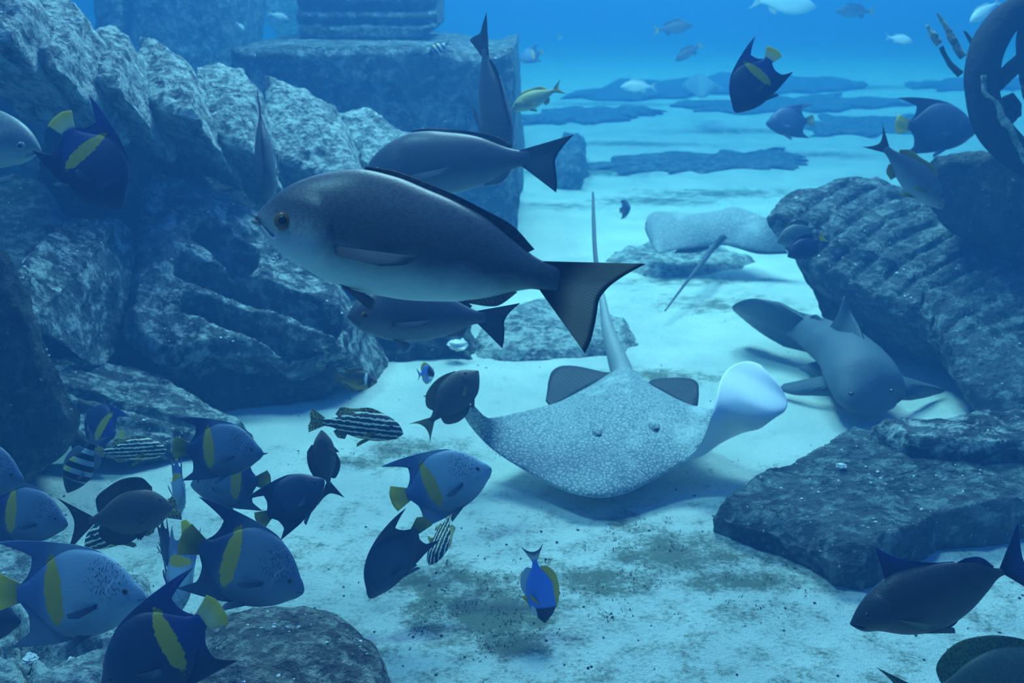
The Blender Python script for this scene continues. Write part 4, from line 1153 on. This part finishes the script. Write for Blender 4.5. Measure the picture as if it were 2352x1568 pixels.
# ------------------------------------------------------------------ nurse shark resting on the sand
def build_shark():
    t = NT('grey_shark_skin')
    c = t.obj()
    n = t.noise(c, 9, 4, 0.6)
    skin = t.done(t.mix(n, (0.065, 0.10, 0.125), (0.10, 0.145, 0.17)), 0.6, 0.25, t.bump(t.noise(c, 90, 2), 0.15, 0.01))
    fin = fin_mat('grey_shark_fin', (0.085, 0.125, 0.15), trans=0.05, streak=0.1)
    root = empty('nurse_shark', PZ(1990, 890, 0.0))
    tag(root, 'grey nurse shark facing the viewer on sand under the ribbed slab', 'shark')
    org = np.array(root.location)
    st = [((1725, 722, .17), .018, .035), ((1790, 738, .17), .036, .060), ((1850, 762, .17), .070, .082), ((1900, 788, .18), .110, .102), ((1945, 820, .18), .130, .120), ((1976, 860, .17), .155, .120),
          ((1995, 895, .145), .158, .095), ((2006, 920, .115), .142, .062), ((2012, 936, .09), .105, .036), ((2015, 946, .075), .045, .014)]
    P = resample([np.array(PZ(*s[0])) for s in st], 70)
    d = np.r_[0, np.cumsum([np.linalg.norm(np.array(PZ(*st[i + 1][0])) - np.array(PZ(*st[i][0]))) for i in range(len(st) - 1)])]; d /= d[-1]
    q = np.linspace(0, 1, 71)
    W = hermite(d, [s[1] for s in st], q); H = hermite(d, [s[2] for s in st], q)
    V = []
    m = 32
    for i in range(71):
        tt = P[min(i + 1, 70)] - P[max(i - 1, 0)]; tt[2] = 0; tt /= np.linalg.norm(tt)
        a = np.array((tt[1], -tt[0], 0)); b = np.array((0, 0, 1.0))
        for j in range(m):
            ph = 2 * math.pi * j / m
            s_, c_ = math.sin(ph), math.cos(ph)
            hh = H[i] * (1.0 if s_ > 0 else 0.75)
            ridge = 0.10 * H[i] * math.exp(-(c_ / 0.16) ** 2) * (s_ > 0) * float(sstep(0.95, 0.6, q[i]))
            V.append(P[i] + a * W[i] * math.copysign(abs(c_) ** 0.9, c_) + b * (hh * s_ + ridge))
    f = grid_faces(71, m, wrap_v=True)
    V += [P[0], P[-1]]
    f += [(71 * m, (j + 1) % m, j) for j in range(m)] + [(71 * m + 1, 70 * m + j, 70 * m + (j + 1) % m) for j in range(m)]
    mk('body', np.array(V) - org, f, skin, root, fix=True)
    wfin('tail_fin', [PZ(1885, 752, .22), PZ(1880, 775, .17), PZ(1872, 806, .08)],
         [PZ(1790, 694, .30), PZ(1740, 686, .30), PZ(1700, 692, .26), PZ(1682, 706, .20), PZ(1700, 726, .13), PZ(1745, 762, .07), PZ(1800, 795, .05)], (0.75, 0.66, 0.2), fin, root, n=40, t0=0.03, t1=0.004)
    wfin('dorsal_fin', [PZ(1905, 760, .26), PZ(1935, 770, .28), PZ(1985, 792, .28)], [PZ(1930, 715, .37), PZ(1941, 680, .45), PZ(1950, 706, .40), PZ(1975, 755, .33)], (0.8, 0.55, 0), fin, root, t0=0.02)
    wfin('second_dorsal_fin', [PZ(1868, 742, .23), PZ(1905, 762, .26)], [PZ(1862, 726, .27), PZ(1872, 722, .29), PZ(1900, 742, .28)], (0.8, 0.55, 0), fin, root, t0=0.014)
    wfin('pectoral_fin', [PZ(1905, 866, .13), PZ(1915, 885, .11), PZ(1925, 902, .08)], [PZ(1800, 882, .05), PZ(1788, 892, .03), PZ(1815, 904, .03), PZ(1880, 908, .04)], (0, -0.3, 1), fin, root, t0=0.016)
    wfin('pectoral_fin', [PZ(2065, 868, .15), PZ(2070, 890, .12), PZ(2072, 912, .08)], [PZ(2150, 888, .06), PZ(2170, 896, .04), PZ(2140, 908, .03), PZ(2095, 918, .04)], (0, -0.3, 1), fin, root, t0=0.016)
    wfin('pelvic_fin', [PZ(1888, 832, .12), PZ(1898, 862, .08)], [PZ(1845, 838, .06), PZ(1836, 845, .04), PZ(1870, 862, .04)], (0, -0.3, 1), fin, root, t0=0.014)
    for (px, py, z) in ((1955, 905, .19), (2048, 898, .19)):
        e = ellipsoid('eye', np.array(PZ(px, py, z)) - org, (.012, .012, .010), IRIS_DARK, root)
        ellipsoid('pupil', np.array(PZ(px, py, z)) - org + np.array((0, -.008, .004)), (.006, .006, .006), PUPIL, e)


build_shark()


# ------------------------------------------------------------------ broken wheel and coral twigs
def build_wheel():
    dep = 5.55
    t = NT('corroded_bronze')
    c = t.obj(); nz = t.noise(c, 18, 5, 0.7)
    bronze = t.done(t.mix(nz, (0.006, 0.008, 0.012), (0.02, 0.022, 0.028)), 0.85, 0.15, t.bump(nz, 0.6, 0.03))
    crust = mat_rock('pale_crust', dark=(0.10, 0.13, 0.09), mid=(0.35, 0.40, 0.26), light=(0.70, 0.74, 0.55), bias=0.06, scale=2.0)
    cen = PD(2422, 195, dep)
    root = empty('broken_wheel', PD(2422, 415, dep))
    tag(root, 'large dark broken wheel standing on the boulder above the ribbed slab', 'wheel')
    org = np.array(root.location)
    sc = dep / F
    ex = np.array(RIGHT) * 0.97 + np.array(FWD) * 0.24; ey = np.array(UP); en = np.cross(ex, ey)
    c0 = np.array(cen)
    V, prof = [], [(222, -22), (221, 22), (202, 38), (178, 40), (160, 24), (158, -24), (176, -40), (202, -38)]
    n = 96
    for i in range(n):
        a = 2 * math.pi * i / n
        for (r, w) in prof:
            rr = r + 4 * mnoise.noise(Vector((math.cos(a) * 3, math.sin(a) * 3, w)))
            V.append(c0 + (ex * math.cos(a) + ey * math.sin(a)) * rr * sc + en * w * sc)
    f = []
    for i in range(n):
        for j in range(8):
            f.append((i * 8 + j, i * 8 + (j + 1) % 8, ((i + 1) % n) * 8 + (j + 1) % 8, ((i + 1) % n) * 8 + j))
    mk('rim', np.array(V) - org, f, bronze, root, fix=True)

    def at(px, py): return c0 + (ex * (px - 2422) + ey * (195 - py)) * sc
    for (a, b, r) in (((2258, 210), (2420, 70), (17, 20, 22)), ((2340, 60), (2345, 200), (12, 20, 10)), ((2422, 195), (2422, 400), (24, 20, 18)), ((2422, 195), (2600, 110), (24, 20, 18)), ((2422, 195), (2590, 300), (24, 20, 18)), ((2422, 195), (2345, 120), (24, 22, 20)),
                      ((2256, 300), (2325, 262), (24, 20, 10)), ((2300, 225), (2322, 275), (14, 20, 12))):
        tube('spoke', [at(*a) - org, (at(*a) + at(*b)) / 2 - org, at(*b) - org], [q * sc for q in r], bronze, root, n=20, m=10, noise_amp=0.006, seed=3)
    tube('hub', [c0 - en * 0.10 - org, c0 + en * 0.10 - org], [0.10, 0.11, 0.10], bronze, root, n=8, m=20)
    # crusted rope hanging on the rim
    rp = [PD(x, y, dep - 0.16) for x, y in ((2262, 172), (2262, 205), (2285, 232), (2302, 268), (2322, 300), (2340, 335), (2365, 380))]
    o = tube('crusted_rope', [np.array(p) for p in rp], [.014, .010, .012, .020, .016, .016, .014], crust, None, n=60, m=10, noise_amp=0.010, seed=7)
    tag(o, 'pale crusted rope hanging over the broken wheel rim', 'rope')
    r2 = empty('coral_twigs', PD(2206, 168, dep - 0.05))
    tag(r2, 'thin coral twigs with pale tips growing from the wheel rim', 'coral')
    og = np.array(r2.location)
    br = plain('twig_bark', (0.05, 0.06, 0.05), 0.8)
    for (pts, rad, k) in ((((2206, 170), (2190, 155), (2172, 130), (2160, 108)), (.020, .014, .010, .012), 1), (((2214, 132), (2200, 112), (2186, 88)), (.016, .018, .020), 2), (((2240, 110), (2226, 90), (2212, 72)), (.016, .010, .004), 3)):
        tube('branch', [np.array(PD(x, y, dep)) - og for x, y in pts], rad, br if k != 2 else crust, r2, n=24, m=8, noise_amp=0.006, seed=k)
    tube('twig_tip', [np.array(PD(x, y, dep)) - og for x, y in ((2158, 102), (2145, 84), (2131, 58))], [.015, .018, .008], crust, r2, n=20, m=8, noise_amp=0.006, seed=5)
    tube('twig_tip', [np.array(PD(x, y, dep)) - og for x, y in ((2186, 88), (2176, 66), (2152, 30))], [.018, .012, .003], crust, r2, n=20, m=8, noise_amp=0.005, seed=6)


build_wheel()


# ------------------------------------------------------------------ small stuff
def octa(V, f, c, r, rnd, n=None):
    b = len(V)
    R = Matrix.Rotation(rnd.uniform(0, 6.28), 3, 'Z') @ Matrix.Rotation(rnd.uniform(-.5, .5), 3, 'X')
    for d in ((1, 0, 0), (0, 1, 0), (-1, 0, 0), (0, -1, 0), (0, 0, 0.6), (0, 0, -0.6)):
        v = R @ (Vector(d) * r * rnd.uniform(0.6, 1.3))
        V.append((c[0] + v.x, c[1] + v.y, c[2] + v.z))
    f += [(b + i, b + (i + 1) % 4, b + 4) for i in range(4)] + [(b + (i + 1) % 4, b + i, b + 5) for i in range(4)]


def build_small():
    rnd = random.Random(4)
    shell = plain('bleached_shell', (0.85, 0.88, 0.84), 0.5)
    grit = plain('dark_grit', (0.05, 0.06, 0.055), 0.9)
    bpy.context.view_layer.update()
    V, f = [], []
    for nm, cnt in (('fallen_arch', 150), ('slotted_slab', 110), ('tilted_stone', 50), ('ledged_slab', 40), ('ribbed_slab', 60), ('flat_rock', 45), ('mottled_rock', 25), ('cracked_rock', 40), ('stone_plinth', 40), ('edge_block', 25), ('dark_boulder', 12), ('rubble_patch', 25), ('rubble_patch.001', 12)):
        root = bpy.data.objects[nm]
        obs = [root] if root.type == 'MESH' else list(root.children)
        for _ in range(cnt):
            o = rnd.choice(obs)
            for _try in range(12):
                p = o.data.polygons[rnd.randrange(len(o.data.polygons))]
                nn = o.matrix_world.to_3x3() @ p.normal
                if nn.z > 0.15 and nn.y < 0.7: break
            c = o.matrix_world @ p.center
            octa(V, f, c, rnd.uniform(0.003, 0.0085), rnd)
    o = mk('shell_fragments', V, f, shell, smooth=False)
    tag(o, 'tiny bleached shell fragments stuck all over the stones', 'shells', kind='stuff')

    def zf(x, y):
        return (mnoise.noise(Vector((x * 0.55, y * 0.55, 3.3))) * 0.025 + mnoise.noise(Vector((x * 2.3, y * 2.3, 8.1))) * 0.012 + mnoise.noise(Vector((x * 7.0, y * 9.0, 1.7))) * 0.006 - 0.01)
    V, f, V2, f2 = [], [], [], []
    for _ in range(700):
        p = PZ(rnd.uniform(-50, 2400), rnd.uniform(560, 1568) if rnd.random() < 0.8 else rnd.uniform(280, 560), 0)
        c = (p.x, p.y, zf(p.x, p.y) + 0.002)
        if rnd.random() < 0.35: octa(V2, f2, c, rnd.uniform(0.002, 0.005), rnd)
        else: octa(V, f, c, rnd.uniform(0.002, 0.007), rnd)
    tag(mk('sand_grit', V, f, grit, smooth=False), 'dark grit and crumbs scattered over the sand', 'grit', kind='stuff')
    tag(mk('sand_shell_bits', V2, f2, shell, smooth=False), 'tiny white shell bits scattered over the sand', 'shells', kind='stuff')
    # algae turf: short blades on the stained sand
    tm = plain('algae_green', (0.11, 0.14, 0.08), 0.9)
    V, f = [], []
    for (px, py, rx, ry, s) in ALGAE:
        if s < 0.5 or py < 1000: continue
        for _ in range(int(60 * s * rx * ry / 6000)):
            p = PZ(px + rnd.gauss(0, 0.55) * rx, py + rnd.gauss(0, 0.55) * ry, 0)
            if mnoise.noise(Vector((p.x * 9, p.y * 9, 2.0))) < -0.02: continue
            z = zf(p.x, p.y)
            for _k in range(3):
                x, y = p.x + rnd.gauss(0, .012), p.y + rnd.gauss(0, .012)
                h = rnd.uniform(.003, .010); a = rnd.uniform(0, 6.28); w = rnd.uniform(.002, .004)
                b = len(V)
                V += [(x - w * math.cos(a), y - w * math.sin(a), z - .003), (x + w * math.cos(a), y + w * math.sin(a), z - .003), (x + rnd.gauss(0, .008), y + rnd.gauss(0, .008), z + h), (x + w * math.sin(a), y - w * math.cos(a), z - .003)]
                f += [(b, b + 1, b + 2), (b + 1, b + 3, b + 2), (b + 3, b, b + 2)]
    tag(mk('algae_turf', V, f, tm, smooth=False), 'short green algae turf growing in patches on the sand', 'algae', kind='stuff')
    # bleached coral chunks
    for (p, r, lab) in ((PZ(70, 1514, .05), .020, 'bright white coral chunk lying in a crack of the pale rock'), (PZ(165, 1518, .05), .013, 'small white coral chip beside the dark hole in the pale rock'),
                        (PY(1052, 792, 5.82), .045, 'white bleached coral patch on top of the round boulder'), (PZ(1932, 1070, .15), .018, 'white coral chip on the broad flat rock')):
        bm = bmesh.new(); bmesh.ops.create_icosphere(bm, subdivisions=3, radius=r)
        for v in bm.verts:
            v.co += nvec3(v.co / r * 2.2 + Vector(p)) * r * 0.55
            v.co.z *= 0.6
        me = bpy.data.meshes.new('coral_chunk'); bm.to_mesh(me); bm.free(); me.materials.append(shell)
        o = bpy.data.objects.new('coral_chunk', me); COL.objects.link(o); o.location = p
        tag(o, lab, 'coral', 'bleached coral chunks')


build_small()
